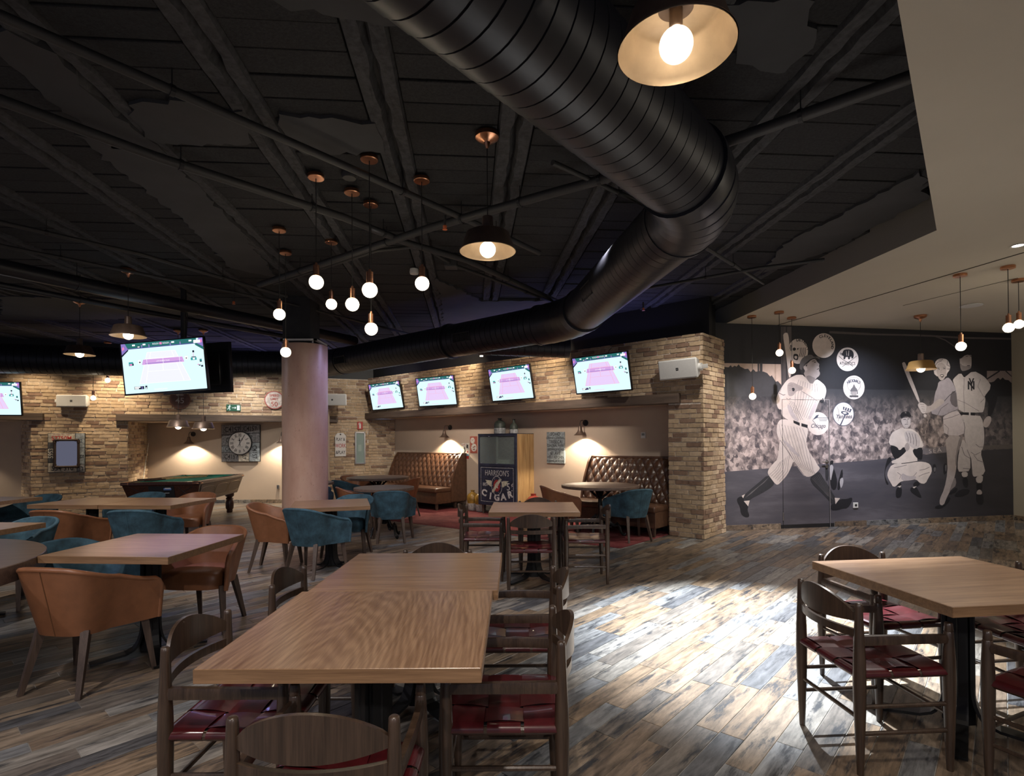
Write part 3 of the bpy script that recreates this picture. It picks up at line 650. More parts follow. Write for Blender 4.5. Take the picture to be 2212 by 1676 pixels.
def rotz(mb, a):
    c, s = math.cos(a), math.sin(a); mb.v = [(x*c-y*s, x*s+y*c, z) for x, y, z in mb.v]; return mb
def build_square_table(mat, hx=.435, hy=.435, th=.045, rot=PI/4):
    r = empty('square_table'); zt = .75
    MB().rbox(-hx+.001, hx-.001, -hy+.001, hy-.001, zt-th, zt, .002, 1).build('tabletop', mat, r)
    for s in (-1, 1):
        MB().box(-hx, hx, s*hy-.0015, s*hy+.0015, zt-th+.001, zt-.0012).build('edge_band', m_oak_e, r)
        MB().box(s*hx-.0015, s*hx+.0015, -hy, hy, zt-th+.001, zt-.0012).build('edge_band', m_oak_e, r)
    path = [(.052, .69), (.052, .22)] + [(.052+.07*(1-math.cos(a)), .22-.17*math.sin(a)) for a in [PI/2*i/6 for i in range(1, 6)]] + [(.15, .035), (.35, .012)]
    for k in range(4): rotz(sweep(path, .075, .014), rot+k*PI/2).build('base_leg', m_iron, r)
    MB().box(-.045, .045, -.045, .045, .03, .69).build('base_core', m_iron, r)
    rotz(MB().box(-.28, .28, -.03, .03, .69, .705).box(-.03, .03, -.28, .28, .69, .705), rot).build('mount_cross', m_iron, r)
    return r
def build_round_table(rad, mat, th=.04, ornate=True):
    r = empty('round_table'); zt = .75
    MB().lathe([(0, zt-th), (rad-.004, zt-th), (rad, zt-th+.004), (rad, zt-.004), (rad-.004, zt), (0, zt)], 64, cap=False).build('tabletop', mat, r, True, 40)
    MB().lathe([(.05, .20), (.06, .235), (.034, .26), (.030, .40), (.040, .43), (.030, .46), (.028, .64), (.05, .67), (.06, zt-th)], 20).build('pedestal_stem', m_iron, r, True, 40)
    for k in range(4):
        pts = [(.02, .25), (.07, .275), (.12, .235), (.17, .17), (.235, .145), (.285, .155), (.305, .125), (.315, .07), (.345, .03), (.385, .022), (.40, .045)]
        mb = MB().tube([(x, 0, z) for x, z in pts], [.028, .032, .028, .026, .026, .025, .023, .021, .022, .024, .015], 8)
        mb.tube([(.10, 0, .20), (.14, 0, .125), (.18, 0, .12), (.19, 0, .15)], [.018, .016, .014, .01], 8).tube([(.25, -.02, .165), (.27, 0, .19), (.25, .02, .165)], .012, 6).tube([(.375, 0, .03), (.375, 0, 0)], .018, 8)
        rotz(mb, k*PI/2+PI/4).build('scroll_leg', m_iron, r, True)
        mb = MB().tube([(.03, 0, .56), (.09, 0, .60), (.16, 0, .665), (.24, 0, .70)], [.02, .018, .016, .012], 8).tube([(.12, 0, .63), (.10, 0, .665), (.13, 0, .69), (.16, 0, .675)], .010, 6)
        rotz(mb, k*PI/2+PI/4).build('scroll_bracket', m_iron, r, True)
    return r

chair_p, chair_s = build_wood_chair(), {'used': False}
GW, GT, GB = 'dark wooden armchairs with woven seats', 'tan leather tub chairs', 'teal suede tub chairs'
def onrug(x, y):
    q = Vector((x, y, 0))-P0; return .0065 if .45 < q.dot(D1) < 7 and -1.75 < q.dot(D2) < .35 else 0
def wood_chair(x, y, deg, label): return place(chair_p, chair_s, (x, y, 0), math.radians(deg), label, 'chair', GW)
tan_p, tan_s = build_tub(m_tan, m_tan_p), {'used': False}
blue_p, blue_s = build_tub(m_blue, m_blue_p), {'used': False}
def tan(x, y, deg, label, k=1.): return place(tan_p, tan_s, (x, y, onrug(x, y)), math.radians(deg), label, 'chair', GT, (k, k, k))
def blue(x, y, deg, label, k=1.): return place(blue_p, blue_s, (x, y, onrug(x, y)), math.radians(deg), label, 'chair', GB, (k, k, k))
# deg: 0 faces away from the camera (+Y), 90 faces -X, -90 faces +X, 180 faces the camera
# long table of two square tops
GS = 'square oak tables'
tp, ts = build_square_table(m_oak), {'used': False}
tp2, ts2 = build_square_table(m_oak_c), {'used': False}
place(tp2, ts2, (-.540, 2.134, 0), math.radians(-.2), 'nearer square oak table of the joined pair in front with its grain running lengthwise', 'table', GS, (1.017, 1.003, 1))
place(tp, ts, (-.512, 3.001, 0), math.radians(-.2), 'farther square oak table of the joined pair in front with crosswise grain', 'table', GS, (1.017, .985, 1))
wood_chair(-.52, 1.640, 0, 'dark armchair at the near end of the long oak table with its back to us')
wood_chair(-1.007, 2.135, -90, 'dark armchair tucked in at the near left side of the long oak table')
wood_chair(-.99, 2.95, -90, 'dark armchair tucked in at the far left side of the long oak table')
wood_chair(-.035, 2.165, 90, 'dark armchair tucked in at the near right side of the long oak table')
wood_chair(.022, 2.91, 90, 'dark armchair tucked in at the far right side of the long oak table')
wood_chair(-.49, 3.40, 180, 'dark armchair at the far end of the long oak table facing it')
# table with four armchairs in the middle
place(tp, ts, (.222, 5.755, 0), math.radians(-1.5), 'square oak table with four armchairs between the long table and the rug', 'table', GS)
wood_chair(.172, 5.275, 0, 'dark armchair with red seat at the near side of the middle square table')
wood_chair(-.31, 5.87, -92, 'dark armchair at the left side of the middle square table')
wood_chair(.745, 5.73, 89, 'dark armchair with brightly lit seat at the right side of the middle square table')
wood_chair(.30, 6.24, 181, 'dark armchair behind the middle square table facing us')
# table at the right edge
place(tp, ts, (2.225, 2.765, 0), math.radians(7), 'oak table beside the bright patch of floor with armchairs tucked under it', 'table', GS, (1.08, 1.0, 1))
wood_chair(1.68, 2.605, -86, 'dark armchair at the left side of the oak table by the bright floor patch')
wood_chair(2.13, 3.215, 188, 'dark armchair behind the oak table by the bright floor patch')
wood_chair(2.72, 2.93, 97, 'dark armchair on the right side of the oak table by the bright floor patch')
wood_chair(2.255, 2.205, 24, 'dark armchair at the near side of the oak table by the bright floor')
# tables and tub chairs on the left
place(tp, ts, (-2.485, 3.790, 0), math.radians(-4.2), 'square oak table with purple sheen between tan and teal tub chairs', 'table', GS, (.975, .945, 1))
place(tp, ts, (-5.02, 6.59, 0), math.radians(-5.5), 'left half of the long pair of tables in front of the pool table', 'table', GS, (.99, .92, 1))
place(tp, ts, (-4.155, 6.51, 0), math.radians(-5.5), 'right half of the long pair of tables in front of the pool table', 'table', GS, (.99, .92, 1))
place(tp, ts, (-4.56, 4.46, 0), math.radians(-5), 'square oak table at the left edge behind the large round table', 'table', GS, (1, .95, 1))
place(tp, ts, (-6.56, 6.75, 0), math.radians(-6), 'square oak table corner at the far left edge by the beige wall', 'table', GS)
place(tp, ts, (-2.11, 6.42, -.025), math.radians(17), 'square oak table in front of the round copper column', 'table', GS, (.97, .95, 1))
tan(-2.605, 3.37, -8, 'tan tub chair backing us at the purple sheened table')
tan(-2.44, 4.37, 176, 'tan tub chair behind the purple sheened table with its seat showing')
blue(-3.02, 3.93, -98, 'teal tub chair at the left of the purple sheened table')
tan(-4.86, 6.02, -3, 'tan tub chair backing us at the long pair of tables')
blue(-4.03, 5.99, 6, 'teal tub chair backing us at the long pair of tables')
tan(-4.33, 7.42, 178, 'tan tub chair behind the right end of the long pair of tables')
blue(-5.08, 7.5, 178, 'teal tub chair behind the long pair of tables before the pool table')
blue(-4.50, 4.98, 172, 'teal tub chair behind the square table at the left edge')
blue(-6.35, 7.28, 170, 'teal tub chair by the beige wall at the far left')
tan(-2.70, 6.30, -84, 'tan tub chair at the left of the table in front of the copper column')
blue(-2.17, 6.02, -20, 'teal tub chair backing us at the table before the copper column')
blue(-2.06, 6.98, 172, 'teal tub chair at the far side of the table before the column')
# large dark round table at the left edge
rt = build_round_table(1.05, m_oak_d, .10, True); rt.location = (-3.905, 3.0, 0); tag(rt, 'large dark round table with a thick rim cut by the left edge', 'table')
MB().box(1.046, 1.054, -.003, .003, .655, .747).build('rim_joint', m_black, rt)
rt.children[-1].rotation_euler = (0, 0, math.radians(14))
rt.rotation_euler = (0, 0, math.radians(-3))
# round tables by the benches
GR = 'round oak tables with iron scroll feet'
rp = build_round_table(.585, m_oak_d); rs = {'used': False}
place(rp, rs, (1.335, 8.40, .0065), .3, 'round oak table in front of the bench next to the brick pier', 'table', GR)
place(rp, rs, (-1.93, 8.30, 0), .15, 'round oak table with pale blue sheen and visible scroll feet near the column', 'table', GR, (.76, .76, 1))
place(rp, rs, (-2.57, 10.55, .0065), .6, 'round oak table in front of the bench next to the cigar cabinet', 'table', GR, (1.0, 1.0, 1))
place(rp, rs, (-3.45, 9.38, 0), .2, 'round table half hidden behind the copper column', 'table', GR, (.68, .68, 1))
tan(.72, 8.36, -78, 'tan tub chair beside the round table next to the brick pier')
blue(1.70, 7.93, 22, 'teal tub chair backing us at the round table by the brick pier')
tan(-2.42, 8.52, -62, 'tan tub chair at the left of the round table with pale blue sheen')
blue(-1.74, 7.98, 8, 'teal tub chair backing us at the round table with pale blue sheen')
blue(-2.98, 10.08, -38, 'teal tub chair at the left of the round table before the far bench')
tan(-2.05, 10.42, 72, 'tan tub chair at the right of the round table before the far bench')
tan(-3.1, 10.98, -120, 'tan tub chair behind the round table by the alcove corner')
blue(-3.2, 8.88, 25, 'teal tub chair almost hidden behind the copper column')

# rug
m_rug, t, b = nt('faded red rug'); v = coords(t, (1, 1, 1), 'World', (0, 0, -math.atan2(-.666, .746)))
n1 = N(t, 'ShaderNodeTexNoise', i_Scale=2.2, i_Detail=8.0, i_Roughness=.75); t.links.new(v, n1.inputs['Vector'])
v2 = coords(t, (1.5, 26, 1), 'World', (0, 0, -math.atan2(-.666, .746))); n2 = N(t, 'ShaderNodeTexNoise', i_Scale=2.2, i_Detail=4.0); t.links.new(v2, n2.inputs['Vector'])
ad = N(t, 'ShaderNodeMath', operation='MULTIPLY_ADD'); t.links.new(n2.outputs['Fac'], ad.inputs[0]); ad.inputs[1].default_value = .5; t.links.new(n1.outputs['Fac'], ad.inputs[2])
r_ = ramp(t, [(.48, (.055, .005, .007)), (.74, (.13, .012, .014)), (.96, (.24, .07, .06))]); t.links.new(ad.outputs[0], r_.inputs['Fac']); t.links.new(r_.outputs['Color'], b.inputs['Base Color']); b.inputs['Roughness'].default_value = .95
q = [W(.575, -1.35), W(6.9, -1.98), W(6.9, .25), W(.56, .25)]
mb = MB().add([(p.x, p.y, .006) for p in q]+[(p.x, p.y, .0005) for p in q], [(0, 1, 2, 3), (0, 4, 5, 1), (1, 5, 6, 2), (2, 6, 7, 3), (3, 7, 4, 0)])
tag(mb.build('rug', m_rug), 'faded red rug under the benches and round tables', 'rug')

# buttoned benches
def build_bench(width, label, s_right):
    r = empty('buttoned_bench', mat=wframe(s_right, .45, .0065)); h = .84; z0, z1 = .44, 1.15      # local X runs to -width
    nx, nz = int(width/.0125), 60; cw_ = .075; ch = .115
    def pad(x, zz):
        a = x/cw_+zz/ch; c = x/cw_-zz/ch
        return abs(math.sin(PI*a/2))*abs(math.sin(PI*c/2))
    def f(u, v):
        x = -width*u; zz = v*(z1-z0); y = -.42+.30*v**1.15
        e = min(1, u*width/.03, (1-u)*width/.03, v*(z1-z0)/.03, (1-v)*(z1-z0)/.04)
        p = max(0, pad(x, zz))**.42
        return (x, y-.045*p*max(0, e)**.5+.02, z0+zz)
    MB().grid(f, nx, nz).build('tufted_back', m_tuft, r, True, 180)
    bt = MB(); i = 0
    for a in range(-60, 60):
        for c in range(-60, 60):
            x = cw_*(a+c); zz = ch*(a-c)
            if -width+.04 < x < -.04 and .05 < zz < z1-z0-.05: v_ = zz/(z1-z0); bt.lathe([(0, -.004), (.012, -.002), (.012, .004), (0, .008)], 8, (x, -.42+.30*v_**1.15+.014, z0+zz), cap=False)
    bo = bt.build('buttons', m_tuft, r, True); bo['kind'] = 'stuff'
    for s, x in ((1, 0), (-1, -width)):
        prof = [(-.44, .15), (-.44, .46), (-.41, .60), (-.345, .80), (-.22, 1.06), (-.14, 1.165), (0, 1.165), (0, .15)]; mb = MB(); n = len(prof)
        mb.add([(x-.015, y, z) for y, z in prof]+[(x+.02, y, z) for y, z in prof], [tuple(range(n)), tuple(range(n, 2*n))[::-1]]+[(j, (j+1) % n, n+(j+1) % n, n+j) for j in range(n)]); mb.build('end_panel', m_tuft, r)
    MB().rbox(-width, .0, -.13, 0, 1.12, 1.165, .012).build('top_roll', m_tuft, r, True, 50)
    MB().rbox(-width, .005, -h-.03, -.36, .36, .455, .025, 3).build('seat', m_tuft, r, True, 50)
    MB().rbox(-width+.01, -.005, -h+.01, -.02, .13, .37, .008).build('plinth', m_tuft, r)
    for x in (-.05, -width+.05):
        for y in (-h+.05, -.28): MB().tube([(x, y, .14), (x, y, 0)], [.035, .024], 4).build('foot', m_leg, r)
    return tag(r, label, 'bench', 'buttoned brown leather benches')
build_bench(2.25, 'brown buttoned leather bench in the alcove corner beside the cigar cabinet', 5.43)
build_bench(1.58, 'brown buttoned leather bench next to the brick pier', .56)

# ------------------------------------------------------------------ lamps
def build_bulb_lamp(zc, zb, br=.056, light=True):      # local z up, root at the ceiling
    r = empty('bulb_pendant'); d = zc-zb
    MB().lathe([(0, 0), (.062, 0), (.064, -.003), (.064, -.026), (.060, -.03), (0, -.03)], 28, cap=False).build('ceiling_rose', m_copper, r, True, 40)
    MB().tube([(0, 0, -.03), (0, 0, -d+.14)], .0035, 6).build('flex', m_cord, r)
    MB().lathe([(.004, -d+.155), (.010, -d+.15), (.010, -d+.135), (.024, -d+.132), (.024, -d+.048), (.020, -d+.045)], 20).build('lamp_holder', m_copper, r, True, 40)
    MB().lathe([(.016, -d+.055)]+[(br*math.sin(a), -d+br*math.cos(a)) for a in [.32+(PI-.32)*i/14 for i in range(15)]], 24, cap=False).build('bulb', m_bulb, r, True)
    MB().lathe([(0, -d+.026)]+[(.021*math.sin(a), -d+.024*math.cos(a)) for a in [PI*i/8 for i in range(1, 8)]]+[(0, -d-.024)], 12, cap=False).build('filament', m_fil_s if light else m_fil_w, r, True)
    return r
BG = 'hanging bulb pendants'
for (x, y, zb, lab) in ((-1.523, 4.298, 2.687, 'hanging bulb with a copper rose beside the grey detector'), (-1.036, 4.029, 2.549, 'longest dropped nearest hanging bulb of the cluster with the highest rose'), (-1.32, 4.569, 2.579, 'hanging bulb between the two tall cords in the middle of the cluster'), (-1.225, 4.809, 2.422, 'hanging bulb directly under another bulb in the cluster'),
        (-.706, 4.363, 2.690, 'hanging bulb next to the white ceiling detector'), (-2.268, 5.379, 2.686, 'hanging bulb above the one in front of the column top'), (-1.869, 5.716, 2.866, 'smallest looking hanging bulb in the back of the cluster'), (-2.477, 6.037, 2.422, 'hanging bulb in front of the top of the copper column')):
    o = build_bulb_lamp(3.53, zb); o.location = (x, y, 3.535); tag(o, lab, 'lamp', BG)
for (x, y, zb, lab) in ((3.571, 8.165, 2.053, 'lowest hanging bulb in front of the mural crowd'), (3.85, 7.904, 2.657, 'hanging bulb left of the painted bat on the mural'), (4.219, 8.277, 2.448, 'hanging bulb over the painted hands of the batter'), (5.015, 6.138, 2.442, 'hanging bulb in front of the head of the painted fielder'), (5.299, 5.861, 2.592, 'front one of two overlapping bulbs at the cream ceiling edge'), (5.864, 6.353, 2.730, 'rear one of two overlapping bulbs at the cream ceiling edge')):
    o = build_bulb_lamp(3.25, zb, .05, y < 7)
    o.location = (x, y, 3.27); tag(o, lab, 'lamp', BG)
for (x, y, z, lab) in ((-8.02, 10.55, 2.30, 'small low hanging bulb by the white speaker on the left brick wall'), (-8.0, 10.9, 2.488, 'small high hanging bulb by the corner of the left brick wall')):
    o = build_bulb_lamp(3.25, z, .045); o.location = (x, y, z+.95); tag(o, lab, 'lamp', BG)
def build_dome(drop, rad=.193, glow=None):              # root at the ceiling, rim at -drop
    r = empty('dome_pendant'); z = -drop
    MB().lathe([(0, 0), (.080, 0), (.082, -.004), (.080, -.03), (.060, -.045), (.022, -.06), (.010, -.095), (.006, -.10)], 28).build('ceiling_rose', m_copper, r, True, 40)
    MB().tube([(0, 0, -.09), (0, 0, z+.23)], .0035, 6).build('flex', m_cord, r)
    MB().lathe([(.006, z+.245), (.026, z+.24), (.036, z+.235), (.040, z+.14), (.06, z+.132)], 24).build('lamp_neck', m_bronze, r, True, 40)
    out = [(.05, z+.136), (.13, z+.128), (.148, z+.118), (.180, z+.02), (rad, z+.004), (rad, z)]
    MB().lathe(out, 48, cap=False).build('shade', m_bronze, r, True, 50)
    MB().lathe([(a-.003, b-.003) for a, b in out], 48, cap=False).build('shade_lining', m_brass_in, r, True, 50)
    MB().lathe([(.0, z+.13), (.022, z+.13), (.022, z+.075), (.018, z+.07)], 16).build('lamp_holder', m_bronze, r, True, 40)
    zb = z+.012
    MB().lathe([(.016, zb+.06)]+[(.055*math.sin(a), zb+.055*math.cos(a)) for a in [.32+(PI-.32)*i/14 for i in range(15)]], 24, cap=False).build('bulb', m_bulb, r, True)
    MB().lathe([(0, zb+.03)]+[(.022*math.sin(a), zb+.026*math.cos(a)) for a in [PI*i/8 for i in range(1, 8)]]+[(0, zb-.026)], 12, cap=False).build('filament', m_fil, r, True)
    return r
for x, y, zr, lab in ((.553, 1.82, 2.746, 'big bronze dome lamp close overhead showing its pale inside'), (-.158, 3.744, 2.735, 'bronze dome lamp over the middle of the room beside the bulb cluster'), (-6.345, 8.083, 2.739, 'bronze dome lamp above the long tables left of the television'), (-4.624, 6.638, 2.729, 'bronze dome lamp just in front of the hanging television corner')):
    o = build_dome(3.54-zr); o.location = (x, y, 3.54); tag(o, lab, 'lamp', 'bronze dome pendants')
for x, y, zr, lab in ((-6.21, 10.25, 1.725, 'low dome lamp over the pool table nearer the mirror'), (-5.74, 10.25, 1.69, 'low dome lamp over the pool table nearer the clock')):
    o = build_dome(3.54-zr, .193); o.location = (x, y, 3.54); tag(o, lab, 'lamp', 'bronze dome pendants')
o = build_dome(3.27-2.46); o.location = (6.1, 8.202, 3.27); tag(o, 'yellow lit dome lamp hanging before the painted woman on the mural', 'lamp', 'bronze dome pendants')
for c in o.children:
    if c.name.startswith('shade') and 'lining' not in c.name: c.data = c.data.copy(); c.data.materials[0] = plain('ochre brass shade', (.34, .19, .06), .45, .5)
def build_wall_lamp(F, label):
    r = empty('wall_lamp', mat=F)                         # origin at the rose; -Y out of the wall
    MB().tube([(0, 0, 0), (0, -.018, 0)], [.055, .055], 28).build('wall_rose', m_black, r, True, 40)
    pts = [(0, -.01, 0)]+[(0, -.06-.11*math.sin(a), .05-.05*math.cos(a)+.0) for a in [PI*i/12 for i in range(0, 8)]]+[(0, -.185, 0), (0, -.185, -.05)]
    pts = [(0, -.01, .0), (0, -.06, .03), (0, -.11, .045), (0, -.16, .03), (0, -.18, -.01), (0, -.18, -.06)]
    MB().tube(pts, .007, 8).build('gooseneck', m_black, r, True)
    prof = [(.018, -.06), (.028, -.075), (.034, -.12), (.05, -.16), (.085, -.20), (.115, -.222)]
    MB().lathe(prof, 28, (0, -.18, 0), cap=False).build('bell_shade', m_bronze, r, True, 60); MB().lathe([(a-.003, b-.002) for a, b in prof], 28, (0, -.18, 0), cap=False).build('shade_lining', m_brass_in, r, True, 60)
    MB().lathe([(0, -.13)]+[(.026*math.sin(a), -.165+.03*math.cos(a)) for a in [PI*i/8 for i in range(1, 8)]]+[(0, -.195)], 14, (0, -.18, 0), cap=False).build('bulb', m_fil, r, True)
    l = spot('wall_lamp_beam', F @ Vector((0, -.18, -.19)), F @ Vector((0, -.155, -1)), 85, (1, .84, .62), 128, .3, .02)
    return tag(r, label, 'lamp', 'bell shaped wall lamps')
build_wall_lamp(wframe(5.93, .45, 1.735), 'copper bell wall lamp over the bench beside the cigar cabinet')
build_wall_lamp(wframe(2.33, .45, 1.745), 'copper bell wall lamp over the bench next to the brick pier')
build_wall_lamp(frame((-7.49, 12.95, 1.63), (1, 0)), 'bell wall lamp in the pool table alcove by the brick corner')
build_wall_lamp(frame((-5.35, 12.95, 1.63), (1, 0)), 'bell wall lamp behind the copper column')
build_wall_lamp(frame((-11.6, 11.40, 1.63), (1, 0)), 'bell wall lamp on the beige wall at the far left')
o = tag(empty('downlight', (4.82, 5.22, 3.27)), 'small round recessed downlight in the cream ceiling', 'light')
MB().lathe([(.045, 0), (.06, -.002), (.06, -.008), (.045, -.006)], 24, cap=False).build('trim_ring', m_white, o, True); MB().lathe([(0, -.003), (.045, -.003)], 24, cap=False).build('lens', emit('downlight lens', (1, .9, .8), 9), o)
o = tag(MB().lathe([(0, 0), (.11, 0), (.13, -.006), (.13, -.014), (.05, -.022), (0, -.022)], 32, cap=False).build('ceiling_speaker', m_white, None, True, 30), 'flat white disc on the cream ceiling near the dome lamp', 'detector'); o.location = (6.34, 7.58, 3.27)
o = tag(empty('track_light', (-.55, 10.05, 3.0)), 'tiny lit spotlight tucked under the black duct above the televisions', 'light')
MB().tube([(0, 0, .3), (0, 0, .05)], .01, 8).build('stem', m_black, o); MB().tube([(0, 0, .06), (0, -.02, -.02)], .035, 16).build('spot_body', m_white, o, True, 40); MB().lathe([(0, -.024), (.028, -.024)], 16, (0, -.02, 0), cap=False).build('lens', emit('spot lens', (1, .85, .6), 30), o)

# ------------------------------------------------------------------ televisions showing a tennis court
TVC = {'cyan': ((.70, .93, .99), 1.05), 'court': ((.80, .62, .93), 1.0), 'court_l': ((.86, .87, .98), 1.02), 'line': ((.93, .45, .60), 1.0), 'net': ((.70, .40, .80), .95), 'green': ((.03, .20, .19), .8), 'dark': ((.02, .03, .06), .6), 'violet': ((.30, .22, .62), .9), 'pink': ((.85, .25, .55), .95), 'white': ((.95, .97, 1), 1.1), 'blue': ((.10, .12, .35), .8), 'teal': ((.05, .45, .45), .8)}
TVM = {k: emit('screen '+k, c, s*.46) for k, (c, s) in TVC.items()}
def poly_mesh(name, items, mats, parent, y0, dy, to3=None):
    mb = MB()
    for i, (mi, pts) in enumerate(items):
        tri = geometry.tessellate_polygon([[Vector((p[0], p[1], 0)) for p in pts]]); y = y0-dy*i
        mb.add([(p[0], y, p[1]) for p in pts], [tuple(t) for t in tri], mi)
    me = mb.mesh(name)
    for m in mats: me.materials.append(m)
    me.polygons.foreach_set('material_index', mb.m)
    return link(bpy.data.objects.new(name, me), parent)
def rect(x0, x1, z0, z1): return [(x0, z0), (x1, z0), (x1, z1), (x0, z1)]
def strip(a, b, w_): 
    dx, dz = b[0]-a[0], b[1]-a[1]; l = math.hypot(dx, dz); nx, nz = -dz/l*w_/2, dx/l*w_/2
    return [(a[0]+nx, a[1]+nz), (b[0]+nx, b[1]+nz), (b[0]-nx, b[1]-nz), (a[0]-nx, a[1]-nz)]
def build_tv(w_, h_, M, label, pale=False, back=False, mount=None):
    r = empty('television', mat=M); keys = list(TVM); mats = [TVM[k] for k in keys]
    MB().rbox(-w_/2, w_/2, 0, .035, -h_/2, h_/2, .006).rbox(-w_*.38, w_*.38, .03, .075, -h_*.36, h_*.3, .02).build('housing', m_tv, r, True, 40)
    f = .014; mb = MB()
    for x0, x1, z0, z1 in ((-w_/2, w_/2, h_/2-f, h_/2), (-w_/2, w_/2, -h_/2, -h_/2+f+.008), (-w_/2, -w_/2+f, -h_/2, h_/2), (w_/2-f, w_/2, -h_/2, h_/2)): mb.box(x0, x1, -.010, .004, z0, z1)
    mb.build('bezel', m_tv, r)
    if not back:
        a, b_ = w_-2*f, h_-2*f-.008; I = []
        def P(k, pts): I.append((keys.index(k), [((x-.5)*a, (z-.5)*b_+.004) for x, z in pts]))
        P('cyan', rect(0, 1, 0, 1)); P('green', [(.06, .90), (.92, .91), (.92, 1), (.04, 1)]); P('blue', [(.07, .885), (.92, .895), (.92, .915), (.07, .905)])
        P('violet', [(0, .76), (.085, .88), (.05, 1), (0, 1)]); P('dark', [(0, .74), (.085, .86), (.085, .89), (0, .78)]); P('pink', [(.01, .86), (.04, .90), (.03, .95), (.01, .92)])
        P('violet', [(1, .77), (.905, .89), (.95, 1), (1, 1)]); P('green', [(1, .76), (.90, .87), (.905, .92), (1, .82)]); P('pink', [(.965, .90), (.99, .92), (.985, .97), (.96, .96)]); P('white', rect(.885, .965, .905, .965))
        c1, c2 = ('court_l', 'court_l') if pale else ('court', 'court'); ln = 'white' if pale else 'line'; lw = .006
        A, B, C, D = (.185, .185), (.81, .185), (.655, .80), (.315, .80)
        P(c1, [A, B, C, D])
        def L(p, q, k=ln, w2=lw): P(k, strip(p, q, w2))
        def at(t, s): return (A[0]+(D[0]-A[0])*t+((B[0]+(C[0]-B[0])*t)-(A[0]+(D[0]-A[0])*t))*s, A[1]+(D[1]-A[1])*t)
        for s in (0, .125, .875, 1): L(at(0, s), at(1, s))
        for t in (0, 1): L(at(t, 0), at(t, 1))
        for t in (.38, .80): L(at(t, .125), at(t, .875))
        L(at(.38, .5), at(.80, .5)); P('net', [(.235, .555), (.755, .555), (.735, .665), (.258, .665)]); L((.258, .665), (.735, .665)); L((.235, .555), (.755, .555)); L((.28, .58), (.72, .58), 'violet', .012)
        for x in (.30, .5, .70): L((x, .555), (x, .665), 'white', .004)
        P('teal', rect(.075, .13, .555, .63)); P('pink', rect(.085, .115, .56, .595)); P('dark', rect(.12, .135, .56, .60)); P('white', rect(.195, .225, .585, .66)); P('dark', rect(.205, .222, .60, .625)); P('white', rect(.765, .80, .60, .665)); P('dark', rect(.775, .79, .615, .635))
        P('teal', rect(.835, .905, .575, .625)); P('white', rect(.86, .885, .585, .62)); P('dark', rect(.845, .90, .63, .645)); P('pink', rect(.868, .873, .645, .72)); P('dark', rect(.862, .885, .725, .765)); P('dark', rect(.94, .965, .53, .585)); P('teal', rect(.945, .965, .55, .575)); P('dark', rect(.925, .945, .455, .475)); P('dark', rect(.95, .975, .43, .465)); P('pink', rect(.91, .93, .475, .49))
        for x in (.14, .27, .62, .83): P('white', rect(x, x+.035, .945, .975))
        for x in (.25, .34, .60, .72): P('violet', rect(x, x+.012, .90, .945)); P('pink', rect(x+.002, x+.010, .945, .955))
        P('pink', rect(.475, .505, .935, .98)); P('dark', rect(.20, .235, .90, .94)); P('white', rect(.205, .23, .91, .93))
        P('dark', rect(.115, .235, .075, .135)); P('white', rect(.12, .19, .108, .13)); P('white', rect(.12, .17, .08, .102)); P('dark', rect(.25, .275, .075, .14)); P('white', rect(.255, .27, .08, .105)); P('violet', rect(.205, .215, .08, .13))
        poly_mesh('screen', I, mats, r, -.0035, .00003)
        e = -.0075; X = lambda x: (x-.5)*a; Z = lambda z: (z-.5)*b_+.004
        for x, tx, sz, m in ((.43, 'ROLEX', .030, 'white'), (.555, 'ROLEX', .030, 'white')): text(tx, sz, TVM[m], r, X(x), e, Z(.955), 'screen_lettering', ext=.0001)
        text('SHANGHAI', .034, TVM['white' if pale else 'line'], r, X(.44), e, Z(.052), 'screen_lettering', ext=.0001, spacing=1.2)
        text('ATP WORLD TOUR', .022, TVM['white'], r, X(.5), e, Z(.61), 'screen_lettering', ext=.0001)
    if mount:
        mount(r)
    return tag(r, label, 'television', 'televisions')
def tvm(p, yaw, tilt, roll=0.):
    return Matrix.Translation(p) @ Matrix.Rotation(yaw, 4, 'Z') @ Matrix.Rotation(tilt, 4, 'X') @ Matrix.Rotation(-roll, 4, 'Y')
def wall_mount(dep):
    def f(r): MB().box(-.2, .2, .07, .09, -.15, .15).tube([(0, .08, 0), (0, dep, -.02)], .025, 8).build('mount_arm', m_black, r); MB().tube([(.15, .05, h__), (.17, .05, h__+.06), (.2, .09, h__+.10)], .004, 6).build('cable', m_cord, r)
    return f
h__ = .28
build_tv(1.07, .612, tvm((1.427, 8.80, 2.50), -.767, .217), 'television on the brick wall nearest the white speaker and pier', mount=wall_mount(.24))
build_tv(1.11, .635, tvm((-.024, 10.21, 2.495), -.797, .203), 'television on the brick wall above the cigar cabinet', mount=wall_mount(.17))
build_tv(1.088, .622, tvm((-1.587, 11.54, 2.476), -.62, .19), 'television on the brick wall above the far bench', mount=wall_mount(.22))
build_tv(1.11, .635, tvm((-2.94, 12.84, 2.492), -.651, .21, .02), 'smallest looking television on the brick wall by the corner', mount=wall_mount(.16))
def pole(r):
    M = r.matrix_world.inverted(); a, b_ = M @ Vector((-4.50, 7.55, 2.72)), M @ Vector((-4.50, 7.55, 3.6)); mb = MB().tube([a, b_], .035, 12); mb.tube([a-Vector((0, 0, .05)), M @ Vector((-4.618, 7.40, 2.5))], .03, 8); mb.build('ceiling_pole', m_black, r); MB().tube([b_+Vector((.03, 0, 0)), (a+b_)/2+Vector((.06, 0, 0)), a+Vector((.03, 0, 0))], .006, 6).build('cable', m_cord, r)
build_tv(1.23, .70, tvm((-4.618, 7.311, 2.452), -.134, .077, .048), 'large bright television hanging from the ceiling over the long tables', True, mount=pole)
